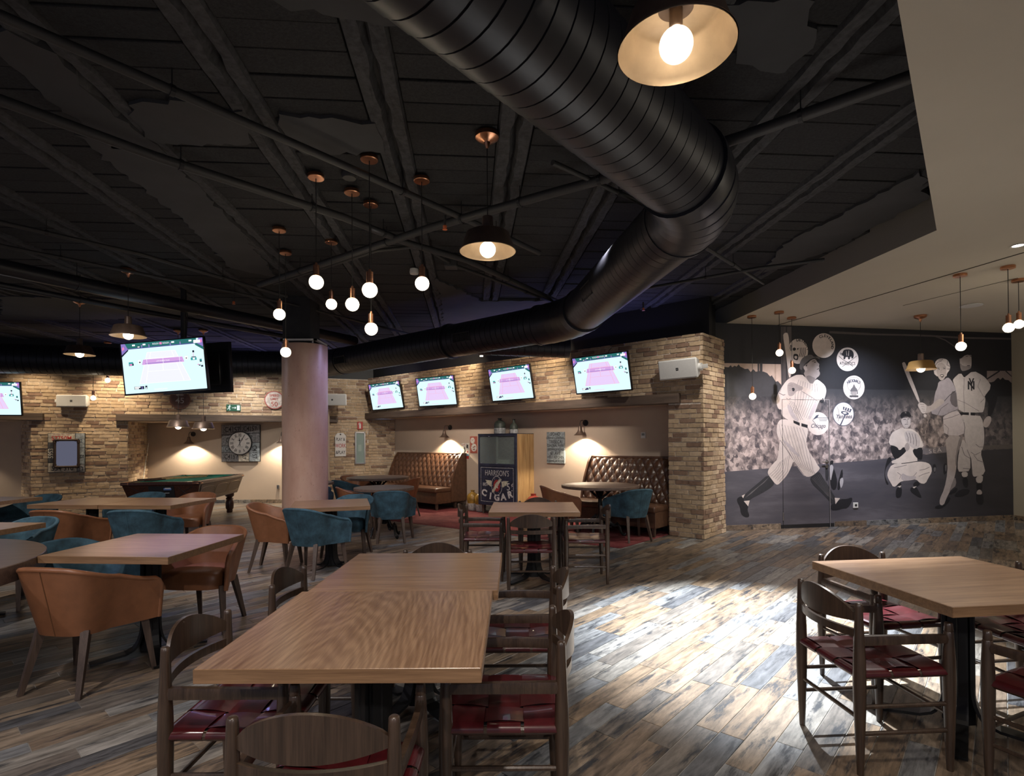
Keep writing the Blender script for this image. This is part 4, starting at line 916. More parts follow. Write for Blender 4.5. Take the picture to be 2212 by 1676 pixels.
build_tv(1.23, .70, tvm((-4.49, 7.86, 2.49), PI-.30, -.06, .0), 'television hanging back to back behind the bright one with only its edge showing')
build_tv(1.11, .635, tvm((-9.72, 10.20, 2.27), .18, .1), 'television cut by the left edge above the beam end')

# speakers
def build_speaker(w_, h_, M, label, side):
    r = empty('wall_speaker', mat=M); d = .20; mb = MB()
    v = [(-w_/2, 0, -h_/2), (w_/2, 0, -h_/2), (w_/2, 0, h_/2), (-w_/2, 0, h_/2), (-w_*.40, d, -h_*.36), (w_*.40, d, -h_*.36), (w_*.40, d, h_*.36), (-w_*.40, d, h_*.36)]
    bm = bmesh.new(); vv = [bm.verts.new(p) for p in v]
    for f in ((3, 2, 1, 0), (4, 5, 6, 7), (0, 1, 5, 4), (2, 3, 7, 6), (1, 2, 6, 5), (3, 0, 4, 7)): bm.faces.new([vv[i] for i in f])
    bmesh.ops.bevel(bm, geom=bm.edges[:], offset=.018, segments=3, affect='EDGES', profile=.5); bm.verts.index_update()
    mb.add([q.co.copy() for q in bm.verts], [[q.index for q in f.verts] for f in bm.faces]); bm.free(); mb.build('cabinet_shell', m_white, r, True, 40)
    MB().rbox(-w_/2+.02, w_/2-.02, -.005, .01, -h_/2+.02, h_/2-.02, .004).build('grille', m_grille, r)
    MB().box(-.02, .02, -.0065, -.004, -.02, .02).build('badge', m_ink, r); text('JBL', .014, m_white, r, 0, -.0072, 0, 'lettering', ext=.0001)
    MB().tube([(side*w_*.44, .09, 0), (side*(w_/2+.02), .09, 0)], .055, 20).rbox(side*(w_/2+.03)-.012, side*(w_/2+.03)+.012, .04, .24, -.03, .03, .005).build('bracket', m_white, r, True, 40)
    return tag(r, label, 'speaker', 'white wall speakers')
build_speaker(.62, .294, tvm((2.389, 7.94, 2.453), -.801, .164), 'white speaker on the brick wall beside the pier corner', 1)
build_speaker(.576, .25, tvm((-8.85, 11.06, 2.285), .134, .03), 'white speaker on the left brick wall above the mirror', -1)
build_speaker(.66, .27, tvm((-4.15, 12.72, 2.40), .05, .03), 'white speaker half hidden behind the top of the column', -1)

# ------------------------------------------------------------------ signs and wall things
def board(name, F, w_, h_, m, th=.015, r_=.004):
    r = empty(name, mat=F); MB().rbox(-w_/2, w_/2, -th, 0, -h_/2, h_/2, r_, 2).build('board', m, r); return r
m_grey_b = plain('worn blue grey boards', (.25, .28, .29), .8, nscale=18, namt=.35)
b_ = board('place_name_sign', wframe(2.99, .45, 1.30), .41, .585, m_grey_b, .03)
for i, (tx, sz) in enumerate((('SOHO', .082), ('GRAND CENTRAL', .056), ('TRIBECA', .080), ('CENTRAL PARK', .062), ('GREENWICH VILLAGE', .052), ('6   AVE', .082), ('HELLS KITCHEN', .062), ('FLUSHING MEADOWS', .052))):
    wd = {0: .9, 1: .86, 2: .85, 3: .82, 4: .68, 5: .85, 6: .8, 7: .72}[i]; text(tx, sz*1.1, m_ink, b_, 0, -.031, .25-.0715*i, ext=.0005, sx=wd, bold=.0008)
text('TH', .035, m_ink, b_, -.068, -.031, -.085, ext=.0005)
tag(b_, 'tall grey board of city place names on the alcove wall between cabinet and bench', 'sign')
th = board('thermostat', wframe(1.19, .45, 1.513), .085, .10, m_white, .02); MB().box(-.026, .026, -.022, -.018, -.005, .032).build('display', plain('grey display', (.20, .22, .20), .3), th); tag(th, 'small white thermostat on the alcove wall by the brick pier', 'thermostat')
po = board('tin_poster', wframe(5.45, .45, 1.212), .245, .35, m_cream, .006); I = [(1, rect(-.115, .115, -.165, -.10)), (2, rect(-.115, .115, -.10, -.06)), (0, [(-.06, -.06), (-.02, .02), (-.05, .06), (-.02, .10), (.0, .06), (.02, .0), (-.01, -.05)]), (0, [(.03, .08), (.09, .06), (.10, .13), (.05, .15)]), (1, [(.05, -.01), (.075, .015), (.10, -.01), (.075, -.045)])]
poly_mesh('print', I, [m_ink, m_red, plain('poster blue', (.12, .25, .33), .6)], po, -.0065, .0001); text('HOME', .04, m_red, po, -.055, -.0068, .135, ext=.0002, rot=.2); tag(po, 'small cream tin poster with a red foot beside the bench top', 'poster')
po = board('tin_poster', wframe(5.19, .45, 1.35), .22, .36, plain('faded poster red', (.36, .09, .06), .6), .006)
def circ(cx, cz, r_, n=24): return [(cx+r_*math.cos(2*PI*i/n), cz+r_*math.sin(2*PI*i/n)) for i in range(n)]
poly_mesh('print', [(0, circ(-.03, .09, .065)), (0, circ(.01, -.06, .085)), (1, strip((-.07, .12), (-.03, .09), .006)), (1, strip((-.03, .09), (.015, .12), .006)), (1, strip((-.02, -.06), (.05, -.03), .02)), (1, strip((-.02, -.10), (.04, -.10), .02))], [m_cream, plain('poster brown', (.22, .06, .05), .6)], po, -.0065, .0001); tag(po, 'red tin poster with two cream baseballs beside the cigar cabinet', 'poster')
# tag sign, extinguisher sign and cabinet on the back brick wall
b_ = empty('tag_sign', mat=lframe(5.90, -.03, 1.36)); w_, h_ = .25, .56; pts = [(-w_/2, -h_/2), (w_/2, -h_/2), (w_/2, h_/2-.07), (w_/2-.06, h_/2), (-w_/2+.06, h_/2), (-w_/2, h_/2-.07)]
mb = MB().add([(x, -.012, z) for x, z in pts]+[(x, 0, z) for x, z in pts], [tuple(range(6)), tuple(range(6, 12))[::-1]]+[(j, (j+1) % 6, 6+(j+1) % 6, 6+j) for j in range(6)]); mb.build('board', plain('sign white', (.68, .66, .64), .6), b_); MB().tube([(0, -.014, .245), (0, .0, .245)], .018, 12).tube([(0, -.005, .25), (0, .01, .36)], .003, 6).build('eyelet', m_black, b_)
for tx, z, sz, m, sx in (('PLAY &', .125, .105, m_ink, .62), ('WORK', -.03, .135, m_red, .58), ('&PLAY', -.19, .115, m_ink, .66)): text(tx, sz, m, b_, 0, -.0125, z, ext=.0005, sx=sx, bold=.0015)
tag(b_, 'white tag shaped board with words on the back brick wall beside the column', 'sign')
b_ = board('extinguisher_sign', lframe(6.36, -.03, 1.82), .13, .19, m_red, .005); poly_mesh('symbol', [(0, rect(-.022, .022, -.07, .03)), (0, [(-.022, .03), (.022, .03), (.01, .055), (-.01, .055)]), (0, rect(-.006, .006, .05, .075)), (0, strip((0, .07), (-.03, .055), .012)), (0, strip((-.03, .055), (-.035, .02), .01))], [m_white], b_, -.006, .0001); tag(b_, 'red fire extinguisher sign above the metal wall cabinet', 'sign')
b_ = empty('fire_cabinet', mat=lframe(6.36, -.03, 1.275)); w_, h_ = .245, .78; mb = MB()
for x0, x1, z0, z1 in ((-w_/2, w_/2, h_/2-.03, h_/2), (-w_/2, w_/2, -h_/2, -h_/2+.03), (-w_/2, -w_/2+.03, -h_/2, h_/2), (w_/2-.03, w_/2, -h_/2, h_/2)): mb.box(x0, x1, -.03, 0, z0, z1)
mb.build('door_frame', m_steel, b_); MB().box(-w_/2+.02, w_/2-.02, -.003, 0, -h_/2+.02, h_/2-.02).build('back_plate', plain('grey plate', (.40, .42, .42), .5), b_); MB().box(-w_/2+.025, w_/2-.025, -.018, -.014, -h_/2+.025, h_/2-.025).build('pane', m_glass, b_); MB().box(-.045, .03, -.006, -.003, -.08, .08).box(-.01, -.004, -.009, -.006, -.07, .07).build('notice', m_white, b_); tag(b_, 'narrow steel framed fire cabinet on the back brick wall corner', 'cabinet')
b_ = board('exit_sign', lframe(3.60, -.03, 2.207), .285, .15, plain('exit green', (.012, .062, .035), .5, em=((.02, .12, .07), .12)), .01)
W_ = emit('exit sign white', (.85, .95, .9), .5); I = [(0, circ(-.075, .048, .012, 12)), (0, strip((-.08, .032), (-.092, -.005), .02)), (0, strip((-.09, -.005), (-.07, -.03), .012)), (0, strip((-.07, -.03), (-.08, -.058), .011)), (0, strip((-.092, -.005), (-.115, -.03), .012)), (0, strip((-.115, -.03), (-.13, -.03), .010)), (0, strip((-.08, .03), (-.055, .015), .009)), (0, strip((-.08, .03), (-.11, .022), .009)), (0, strip((-.03, 0), (.035, 0), .012)), (0, [(.03, .026), (.055, 0), (.03, -.026), (.022, -.018), (.038, 0), (.022, .018)]), (0, rect(.068, .125, -.055, .055))]
poly_mesh('pictogram', I, [W_], b_, -.0108, .0001); tag(b_, 'green exit sign with a running figure on the far brick wall', 'sign')
def round_sign(u, z, r_, m, rim, lines, label):
    s = empty('road_sign', mat=lframe(u, -.035, z)); MB().tube([(0, -.008, 0), (0, 0, 0)], r_, 40).build('plate', rim, s, True, 40); MB().tube([(0, -.0095, 0), (0, -.007, 0)], r_*.90, 40).build('face', m, s, True, 40)
    for tx, zz, sz, mm in lines: text(tx, sz, mm, s, 0, -.0105, zz, ext=.0003, bold=.002)
    return tag(s, label, 'sign')
m_pale = plain('faded sign white', (.46, .40, .37), .7, nscale=14, namt=.3); m_brn = plain('faded sign maroon', (.125, .06, .05), .7, nscale=12, namt=.3); m_rd = plain('faded sign red', (.30, .07, .06), .7)
round_sign(2.56, 2.36, .20, m_brn, plain('rusty rim', (.20, .09, .06), .8), (('45', -.02, .17, m_pale), ('SPEED', .105, .05, m_pale)), 'round maroon road sign reading 45 under the hanging television')
round_sign(4.44, 2.40, .21, m_pale, m_rd, (('SPEED', .10, .075, m_rd), ('LIMIT', .02, .07, m_rd), ('50', -.10, .15, m_rd)), 'round white speed sign reading 50 partly hidden by the column')
# number plates around the mirror and the clock
m_pl = [plain('plate grey', (.20, .195, .20), .7, nscale=22, namt=.45), plain('plate buff', (.42, .37, .30), .7, nscale=18, namt=.4), plain('plate dark', (.06, .06, .065), .7, nscale=18, namt=.5), plain('plate blue grey', (.25, .275, .29), .7, nscale=16, namt=.4)]
mi = empty('plate_mirror', mat=lframe(.582, -.04, 1.245)); w_, h_ = .61, .79
MB().box(-w_/2, w_/2, -.03, 0, -h_/2, h_/2).build('backing', m_ink, mi)
for x0, x1, z0, z1, m, tx, rt_, sz, tm in ((-.30, .14, .205, .39, 1, '57750M', 0, .12, m_red), (.145, .30, .10, .39, 3, '22', 0, .10, plain('plate ink blue', (.05, .07, .10), .7)), (-.30, -.20, -.20, .20, 2, '5953', PI/2, .12, m_cream), (.215, .30, -.24, .095, 3, '52', PI/2, .09, m_ink), (-.30, .17, -.39, -.205, 1, '554 310', 0, .13, m_ink), (.175, .30, -.39, -.245, 0, '22', .2, .12, m_ink)):
    MB().rbox(x0+.002, x1-.002, -.036, -.028, z0+.002, z1-.002, .003, 1).build('number_plate', m_pl[m], mi); text(tx, sz, tm, mi, (x0+x1)/2+(-.04 if rt_ == PI/2 and x0 < 0 else 0)*0, -.0365, (z0+z1)/2+(-.02 if z0 == -.39 else -.01), 'plate_lettering', ext=.0004, sx=.85, rot=rt_, bold=.002)
text('INLAND  SEA  MKT', .032, m_rd, mi, -.08, -.0365, .365, 'plate_lettering', ext=.0003)
for a, b__ in (((-.19, .255), (.20, .255)), ((-.19, -.285), (.20, -.285)), ((-.19, .255), (-.19, -.285)), ((.20, .255), (.20, -.285))):
    A, B = Vector((a[0], -.05, a[1])), Vector((b__[0], -.05, b__[1])); t = (B-A).normalized(); mb = MB().tube([A, B], .022, 12); 
    for c in (A, B-t*.06): mb.tube([c, c+t*.06], .028, 12)
    mb.build('pipe_frame', plain('rusty pipe', (.045, .028, .022), .6, .4), mi, True, 40)
mg_, t, b = nt('mirror silver'); b.inputs['Metallic'].default_value = 1; b.inputs['Roughness'].default_value = .04; b.inputs['Base Color'].default_value = (.8, .78, .78, 1)
MB().box(-.18, .19, -.042, -.037, -.275, .245).build('mirror_glass', mg_, mi)
tag(mi, 'pipe framed mirror on a square of old number plates on the left brick pier', 'mirror')
ck = empty('plate_clock', mat=frame((-6.35, 12.93, 1.41), (1, 0))); w_, h_ = .90, .87
MB().box(-w_/2, w_/2, -.035, 0, -h_/2, h_/2).build('backing', m_ink, ck)
for x0, x1, z0, z1, m, tx, rt_, sz in ((-.445, -.005, .20, .43, 0, 'C4157', 0, .17), (.0, .445, .235, .43, 0, 'C4157', 0, .15), (-.445, -.15, -.06, .195, 0, 'C4', 0, .17), (-.445, -.15, -.205, -.065, 3, 'C4', 0, .14), (-.445, -.06, -.43, -.21, 0, 'C4157', 0, .15), (-.055, .195, -.43, -.21, 1, '57', -PI/2, .14), (.2, .445, .02, .23, 0, '57', 0, .14), (.2, .445, -.43, .015, 3, 'C4157', -PI/2, .15)):
    MB().rbox(x0+.003, x1-.003, -.043, -.033, z0+.003, z1-.003, .004, 1).build('number_plate', m_pl[m], ck); cx = (x0+x1)/2+(.03 if rt_ == 0 and sz > .14 else 0); text(tx, sz, m_ink, ck, min(cx, .22) if rt_ == 0 else cx, -.0435, (z0+z1)/2, 'plate_lettering', ext=.0004, sx=.78, rot=rt_, bold=.001)
    if rt_ == 0 and x0 < .1: text('S', .05, m_ink, ck, x0+.05, -.0435, (z0+z1)/2+.03, 'plate_lettering', ext=.0004); text('C', .05, m_ink, ck, x0+.05, -.0435, (z0+z1)/2-.04, 'plate_lettering', ext=.0004)
MB().tube([(0, -.075, .0), (0, -.043, .0)], .278, 56).build('clock_rim', m_ink, ck, True, 40); MB().tube([(0, -.077, .0), (0, -.070, .0)], .258, 56).build('clock_face', plain('clock ivory', (.60, .57, .54), .6, nscale=5, namt=.1), ck, True, 40)
for i, rn in enumerate(('XII', 'I', 'II', 'III', 'IIII', 'V', 'VI', 'VII', 'VIII', 'IX', 'X', 'XI')):
    a = -i*PI/6; text(rn, .105, m_ink, ck, .185*math.sin(-a), -.078, .185*math.cos(-a), 'numeral', ext=.0004, sx=.55, rot=a, bold=.002)
mb = MB()
for i in range(60):
    a = i*PI/30; l = .012 if i % 5 else .018; mb.add([(math.sin(a)*.238+math.cos(a)*s*.002, -.0782, math.cos(a)*.238-math.sin(a)*s*.002) for s in (-1, 1)]+[(math.sin(a)*(.238+l)+math.cos(a)*s*.002, -.0782, math.cos(a)*(.238+l)-math.sin(a)*s*.002) for s in (1, -1)], [(0, 1, 2, 3)])
mb.build('minute_marks', m_ink, ck)
for a, l, ww in ((.52, .225, .009), (-.09, .135, .014)):
    I = [(0, strip((-math.sin(a)*.07, -math.cos(a)*.07), (math.sin(a)*l, math.cos(a)*l), ww)), (0, circ(math.sin(a)*l*.5, math.cos(a)*l*.5, ww*1.5, 12))]; poly_mesh('clock_hand', I, [m_ink], ck, -.081-.001*(l > .2), .0001)
text('KENSINGTON', .022, m_ink, ck, 0, -.0785, .065, 'dial_lettering', ext=.0002); text('STATION LONDON', .016, m_ink, ck, 0, -.0785, -.085, 'dial_lettering', ext=.0002)
tag(ck, 'roman numeral clock on a square of old number plates in the pool alcove', 'clock')

# ------------------------------------------------------------------ cigar cabinet, jugs, bottles
CZ0, CZ1 = .175, 1.56; ca = empty('display_cabinet', mat=wframe(4.037, -.07, .0065)); cw_, cd = 1.0, .52
m_pine = wood('yellow pine boards', (.24, .125, .045), (.52, .34, .15), .6, 2, .7, .4)
for x in (-cw_/2, cw_/2-.04): MB().rbox(x, x+.04, 0, .04, CZ0, CZ1, .004).build('front_stile', m_navy, ca)
for z0, z1 in ((CZ1-.045, CZ1), (.93, .985), (CZ0, CZ0+.05)): MB().rbox(-cw_/2+.04, cw_/2-.04, 0, .04, z0, z1, .004).build('front_rail', m_navy, ca)
MB().box(-cw_/2, cw_/2, .0, cd, CZ1-.02, CZ1+.005).build('top_board', m_navy, ca); MB().box(-cw_/2+.01, cw_/2-.01, .03, cd, .94, .965).build('shelf', m_navy, ca); MB().box(-cw_/2+.02, cw_/2-.02, .04, cd, CZ0, CZ0+.02).build('base_board', m_navy, ca)
MB().box(-cw_/2, -cw_/2+.02, .04, cd, CZ0, CZ1-.02).build('side_board', m_navy, ca)
pb = [0, .11, .235, .345, .46, cd-.04]
for i in range(5): MB().rbox(cw_/2-.02, cw_/2+.004, .04+pb[i]+.001, .04+pb[i+1]-.001, CZ0+.01, CZ1-.005, .003, 1).build('plank', m_pine, ca)
MB().box(-cw_/2+.02, cw_/2-.02, cd-.015, cd, CZ0+.02, CZ1-.02).build('back_board', plain('printed grey backing', (.22, .225, .20), .8, nscale=30, namt=.5, stretch=(.4, 1, 6)), ca)
for x0, x1, y in ((-.46, .03, .012), (-.03, .46, .022)): MB().box(x0, x1, y, y+.005, .985, CZ1-.045).build('sliding_pane', m_glass, ca)
for x, z in ((-.20, CZ1-.05), (-.43, .985), (.0, .985)): MB().box(x-.025, x+.025, .004, .012, z-.008, z+.008).build('pane_clip', m_steel, ca)
for z in (1.27,): MB().box(.22, .46, .25, cd-.02, z, z+.012).build('glass_shelf', m_navy, ca)
for x, y in ((-.42, .06), (.42, .06), (-.42, .46), (.42, .46)): MB().tube([(x, y, CZ0), (x, y, 0)], [.03, .022], 8).build('foot', m_leg, ca)
MB().rbox(-.46, .46, .005, .03, CZ0+.05, .93, .003).build('sign_panel', m_navy, ca)
m_sc = plain('worn sign lettering', (.56, .55, .53), .75, nscale=40, namt=.35); m_wing = plain('wing cream', (.52, .50, .38), .75, nscale=20, namt=.3)
mb = MB()
for x0, x1, z0, z1 in ((-.43, .43, .905, .911), (-.43, .43, .245, .251), (-.43, -.425, .25, .905), (.425, .43, .25, .905)): mb.box(x0, x1, .0035, .006, z0, z1)
mb.build('painted_border', m_sc, ca)
text("HARRISON'S", .155, m_sc, ca, 0, .0045, .80, ext=.0006, sx=.74, bold=-.0015); text('BEST', .085, m_sc, ca, -.30, .0045, .575, ext=.0006, sx=.85); text('5', .20, m_sc, ca, .30, .0045, .55, ext=.0006, sx=.9); text('¢', .10, m_sc, ca, .395, .0045, .60, ext=.0006); text('.', .16, m_sc, ca, .39, .0045, .53, ext=.0006)
for i, ch in enumerate('CIGAR'):
    t_ = (i-2)/2; text(ch, .17, m_sc, ca, t_*.34, .0045, .345+.075*t_*t_-.01, ext=.0006, sx=1.15, rot=.28*t_, bold=.008)
def oval(rx, rz, n=36): return [(rx*math.cos(2*PI*i/n), .565+rz*math.sin(2*PI*i/n)) for i in range(n)]
star = []
for i in range(10): a = PI/2+i*PI/5; q_ = .075 if i % 2 == 0 else .03; star.append((q_*.85*math.cos(a), .565+q_*math.sin(a)))
wing = [(.10, .62), (.16, .66), (.31, .665), (.27, .635), (.29, .615), (.25, .60), (.26, .575), (.21, .57), (.18, .545), (.10, .54)]
I = [(2, wing), (2, [(-x, z) for x, z in wing]), (0, oval(.142, .185)), (1, oval(.134, .175)), (3, oval(.088, .115)), (0, star), (2, [(-.125, .43), (-.085, .43), (.125, .68), (.12, .70), (.07, .69), (-.04, .60), (-.06, .55), (-.13, .46)])]+[(0, circ(.112*math.cos(a), .565+.146*math.sin(a), .007, 8)) for a in [PI/6*k for k in range(0, 12, 2)]]
poly_mesh('winged_emblem', I, [m_sc, m_navy, m_wing, plain('emblem red', (.30, .03, .03), .6)], ca, .0042, .0002)
tag(ca, 'navy glass fronted cabinet with a painted cigar advertisement and pine side', 'cabinet')
def vessel(name, prof, mat, loc, label, band=None, cat='bottle', seg=28):
    o = empty(name, loc); MB().lathe(prof, seg).build('body', mat, o, True, 50)
    if band: MB().lathe(band[0], seg, cap=False).build('label_band', band[1], o, True, 50)
    return tag(o, label, cat)
m_bot = plain('dusty dark glass', (.055, .065, .052), .5, nscale=12, namt=.4); m_wash = plain('chalky white band', (.36, .36, .36), .9, nscale=28, namt=.45)
L = lambda x, y, z: tuple((wframe(4.037, -.07) @ Vector((x, y, z))))
vessel('large_bottle', [(.10, 0), (.112, .01), (.112, .20), (.10, .235), (.06, .265), (.034, .275), (.034, .30), (.042, .302), (.042, .315), (.03, .315)], m_bot, L(-.16, .27, CZ1+.005), 'wide dark bottle with a white band on top of the cigar cabinet', ([(.1125, .012), (.114, .02), (.114, .115), (.1125, .12)], m_wash))
vessel('slim_bottle', [(.072, 0), (.08, .01), (.08, .13), (.066, .175), (.034, .21), (.026, .22), (.026, .27), (.032, .272), (.032, .282), (.022, .282)], m_bot, L(.21, .27, CZ1+.005), 'smaller dark bottle with a narrow neck on top of the cigar cabinet', ([(.0805, .012), (.082, .02), (.082, .085), (.0805, .09)], m_wash))
rg = random.Random(4); cans = [plain('can '+k, c, .35, .3) for k, c in (('red', (.40, .03, .03)), ('blue', (.05, .07, .30)), ('silver', (.45, .45, .47)), ('dark', (.05, .05, .05)), ('yellow', (.55, .36, .04)))]
names_ = ['red', 'blue', 'silver', 'dark', 'yellow']
for i in range(9):
    k = [0, 1, 2, 1, 3, 4, 0, 3, 2][i]; lo = i < 5; x, z = (.20+.06*i, .965) if lo else (.25+.062*(i-5), 1.282); y = .30+rg.uniform(0, .08)
    tag(MB().lathe([(.022, 0), (.026, .004), (.026, .085), (.021, .093), (0, .093)], 14, (0, 0, 0)).build('drinks_can', cans[k], None, True, 40), ('%s can standing %s in the cabinet' % (names_[k], 'on the bottom board' if lo else 'on the small shelf')) + (' by the %s' % ['left end', 'second gap', 'middle', 'right middle', 'pine side'][i] if lo else ' %s' % ['first from its left end', 'second from its left end', 'third from its left end', 'at its right end'][i-5]), 'can', 'cans in the cabinet').location = L(x, y, z)
m_jug = plain('ochre glaze', (.30, .17, .03), .25, nscale=6, namt=.4, coat=.4); m_raw = plain('whitewashed clay', (.36, .34, .31), .9, nscale=26, namt=.35)
jp = [(.085, 0), (.10, .02), (.105, .10), (.118, .20), (.118, .29), (.095, .335), (.05, .36), (.036, .375), (.036, .40), (.046, .405), (.046, .415), (.032, .415)]
vessel('glazed_jug', jp, m_jug, tuple(W(4.93, .16, .008)), 'ochre glazed jug with whitewashed base beside the bench end', ([(.087, .001), (.1015, .02), (.1065, .10), (.112, .15)], m_raw), 'jug')
vessel('glazed_jug', jp, m_jug, tuple(W(4.66, .12, .008)), 'ochre glazed jug half hidden by the cigar cabinet', ([(.087, .001), (.1015, .02), (.1065, .10), (.112, .15)], m_raw), 'jug')
vessel('red_jug', [(.11, 0), (.13, .02), (.15, .18), (.145, .30), (.09, .37), (.05, .39), (.05, .42), (.06, .43), (.04, .43)], plain('red glaze', (.33, .05, .035), .35, coat=.3), tuple(W(3.36, .22, .008)), 'red glazed jug on the floor past the pine cabinet side', None, 'jug')

# ------------------------------------------------------------------ pool table and cues
pt = empty('pool_table', (-6.11, 10.42, 0), math.radians(-82)); hl, hw, zt = 1.10, .63, .77      # local X = long side
m_rose = wood('dark rosewood', (.022, .008, .005), (.085, .03, .018), .3, 0, 1., .1, .3); m_felt = plain('green felt', (.008, .13, .085), .95, nscale=60, namt=.1); m_tanp = plain('brown side panel', (.20, .135, .085), .45)
def hullbox(x0, z0, x1, z1, y0, y1):
    return MB().add([(-x0, -y0, z0), (x0, -y0, z0), (x0, y0, z0), (-x0, y0, z0), (-x1, -y1, z1), (x1, -y1, z1), (x1, y1, z1), (-x1, y1, z1)], [(3, 2, 1, 0), (4, 5, 6, 7), (0, 1, 5, 4), (1, 2, 6, 5), (2, 3, 7, 6), (3, 0, 4, 7)])
hullbox(hl-.12, .40, hl-.02, zt-.05, hw-.10, hw-.02).build('body', m_rose, pt)
for s in (-1, 1):
    MB().rbox(-hl, hl, s*(hw-.06)-.06, s*(hw-.06)+.06, zt-.055, zt, .01).build('long_rail', m_rose, pt); MB().rbox(s*(hl-.06)-.06, s*(hl-.06)+.06, -hw+.12, hw-.12, zt-.055, zt, .01).build('short_rail', m_rose, pt)
    MB().rbox(-hl+.14, hl-.14, s*(hw-.145)-.03, s*(hw-.145)+.03, zt-.05, zt-.006, .01).build('cushion', m_felt, pt); MB().rbox(s*(hl-.145)-.03, s*(hl-.145)+.03, -hw+.19, hw-.19, zt-.05, zt-.006, .01).build('cushion', m_felt, pt)
    for sx in (-1, 1): MB().rbox(sx*(hl-.075)-.077, sx*(hl-.075)+.077, s*(hw-.075)-.077, s*(hw-.075)+.077, zt-.06, zt+.003, .03).build('corner_cap', m_copper, pt, True); 
    for sx in (-1, 1): MB().tube([(sx*(hl-.13), s*(hw-.13), zt+.001), (sx*(hl-.13), s*(hw-.13), zt+.0045)], .045, 16).build('pocket', m_black, pt)
MB().box(-hl+.1, hl-.1, -hw+.1, hw-.1, zt-.06, zt-.035).build('playing_bed', m_felt, pt)
for sx in (-1, 1):
    for sy in (-1, 1): MB().lathe([(.05, 0), (.06, .02), (.055, .05), (.075, .09), (.08, .20), (.06, .26), (.075, .28), (.055, .31), (.085, .34), (.085, .42)], 20, (sx*(hl-.26), sy*(hw-.20), 0)).build('turned_leg', m_rose, pt, True, 40)
# the end facing us is local +X ; the long side facing right is local +Y
def xface(z): return hl-.12+.10*(z-.40)/(zt-.45)+.002
def yface(z): return hw-.10+.08*(z-.40)/(zt-.45)+.002
mb = MB().add([(xface(.44)+.012, -.20, .44), (xface(.44)+.012, .20, .44), (xface(.70)+.012, .20, .70), (xface(.70)+.012, -.20, .70)]+[(xface(.44)-.02, -.20, .44), (xface(.44)-.02, .20, .44), (xface(.70)-.02, .20, .70), (xface(.70)-.02, -.20, .70)], [(0, 1, 2, 3), (0, 4, 5, 1), (1, 5, 6, 2), (2, 6, 7, 3), (3, 7, 4, 0)]); mb.build('coin_panel', m_black, pt)
mb = MB().box(xface(.66)+.010, xface(.66)+.014, .04, .16, .63, .69).build('price_label', plain('label blue', (.10, .18, .42), .5), pt); MB().box(xface(.66)+.014, xface(.66)+.0155, .06, .15, .652, .67).box(xface(.58)+.011, xface(.58)+.014, -.14, .12, .575, .582).build('label_print', m_white, pt)
hl_ = plain('panel inlay', (.40, .30, .2), .4, .5); mb = MB(); 
def yp(x, z): return (x, yface(z)+.004, z)
mb2 = MB().add([yp(-hl+.15, .42), yp(hl-.15, .42), yp(hl-.10, .705), yp(-hl+.10, .705)], [(0, 1, 2, 3)]); mb2.build('side_panel', m_tanp, pt)
mb2 = MB().add([(x, -yface(z)-.004, z) for x, z in ((-hl+.15, .42), (hl-.15, .42), (hl-.10, .705), (-hl+.10, .705))], [(3, 2, 1, 0)]); mb2.build('side_panel', m_tanp, pt)
for c in (-.66, 0, .66):
    pts = [yp(c+.30*math.copysign(abs(math.cos(a))**.55, math.cos(a)), .56+.10*math.copysign(abs(math.sin(a))**.7, math.sin(a))) for a in [2*PI*i/28 for i in range(29)]]; mb.tube([Vector(p)+Vector((0, .002, 0)) for p in pts], .005, 6, False)
mb.build('inlay_line', hl_, pt)
for s in (-1, 1):
    mb = MB()
    for q_ in (((.24, .45), (.34, .60), (.50, .69)), ((.26, .68), (.38, .56), (.52, .46))): mb.tube([(xface(z)+.003, s*y, z) for y, z in q_], .004, 6)
    mb.build('inlay_line', m_ink, pt)
tag(pt, 'coin operated pool table with green felt in front of the clock alcove', 'pool table')
for i, (a, b__, lab) in enumerate((((-6.60, 9.75, .785), (-6.02, 10.9, .785), 'pool cue lying across the green felt along the rail'), ((-6.35, 9.55, .785), (-5.85, 10.55, .785), 'second pool cue resting on the near pool table rail'))):
    c = empty('pool_cue', a); d = Vector(b__)-Vector(a); MB().tube([(0, 0, 0), d*.4, d], [.014, .010, .006], 8).build('shaft', m_pine, c, True); MB().tube([-d*.02, d*.30], [.0148, .0120], 8).build('butt', m_rose, c, True); tag(c, lab, 'cue')
c = empty('pool_cue', (-8.30, 12.25, 0)); MB().tube([(0, 0, 0), (-.06, .42, 1.42)], [.014, .007], 8).build('shaft', m_cream, c, True); MB().tube([(0, 0, 0), (-.025, .17, .58)], [.0148, .011], 8).build('butt', m_rose, c, True); tag(c, 'pale pool cue leaning in the corner by the brick pier', 'cue')
o = tag(MB().rbox(-.03, .03, -.03, 0, -.045, .045, .006).build('light_switch', m_steel), 'small switch on the alcove wall beside the column edge', 'switch'); o.matrix_world = frame((-5.49, 12.94, .38), (1, 0))

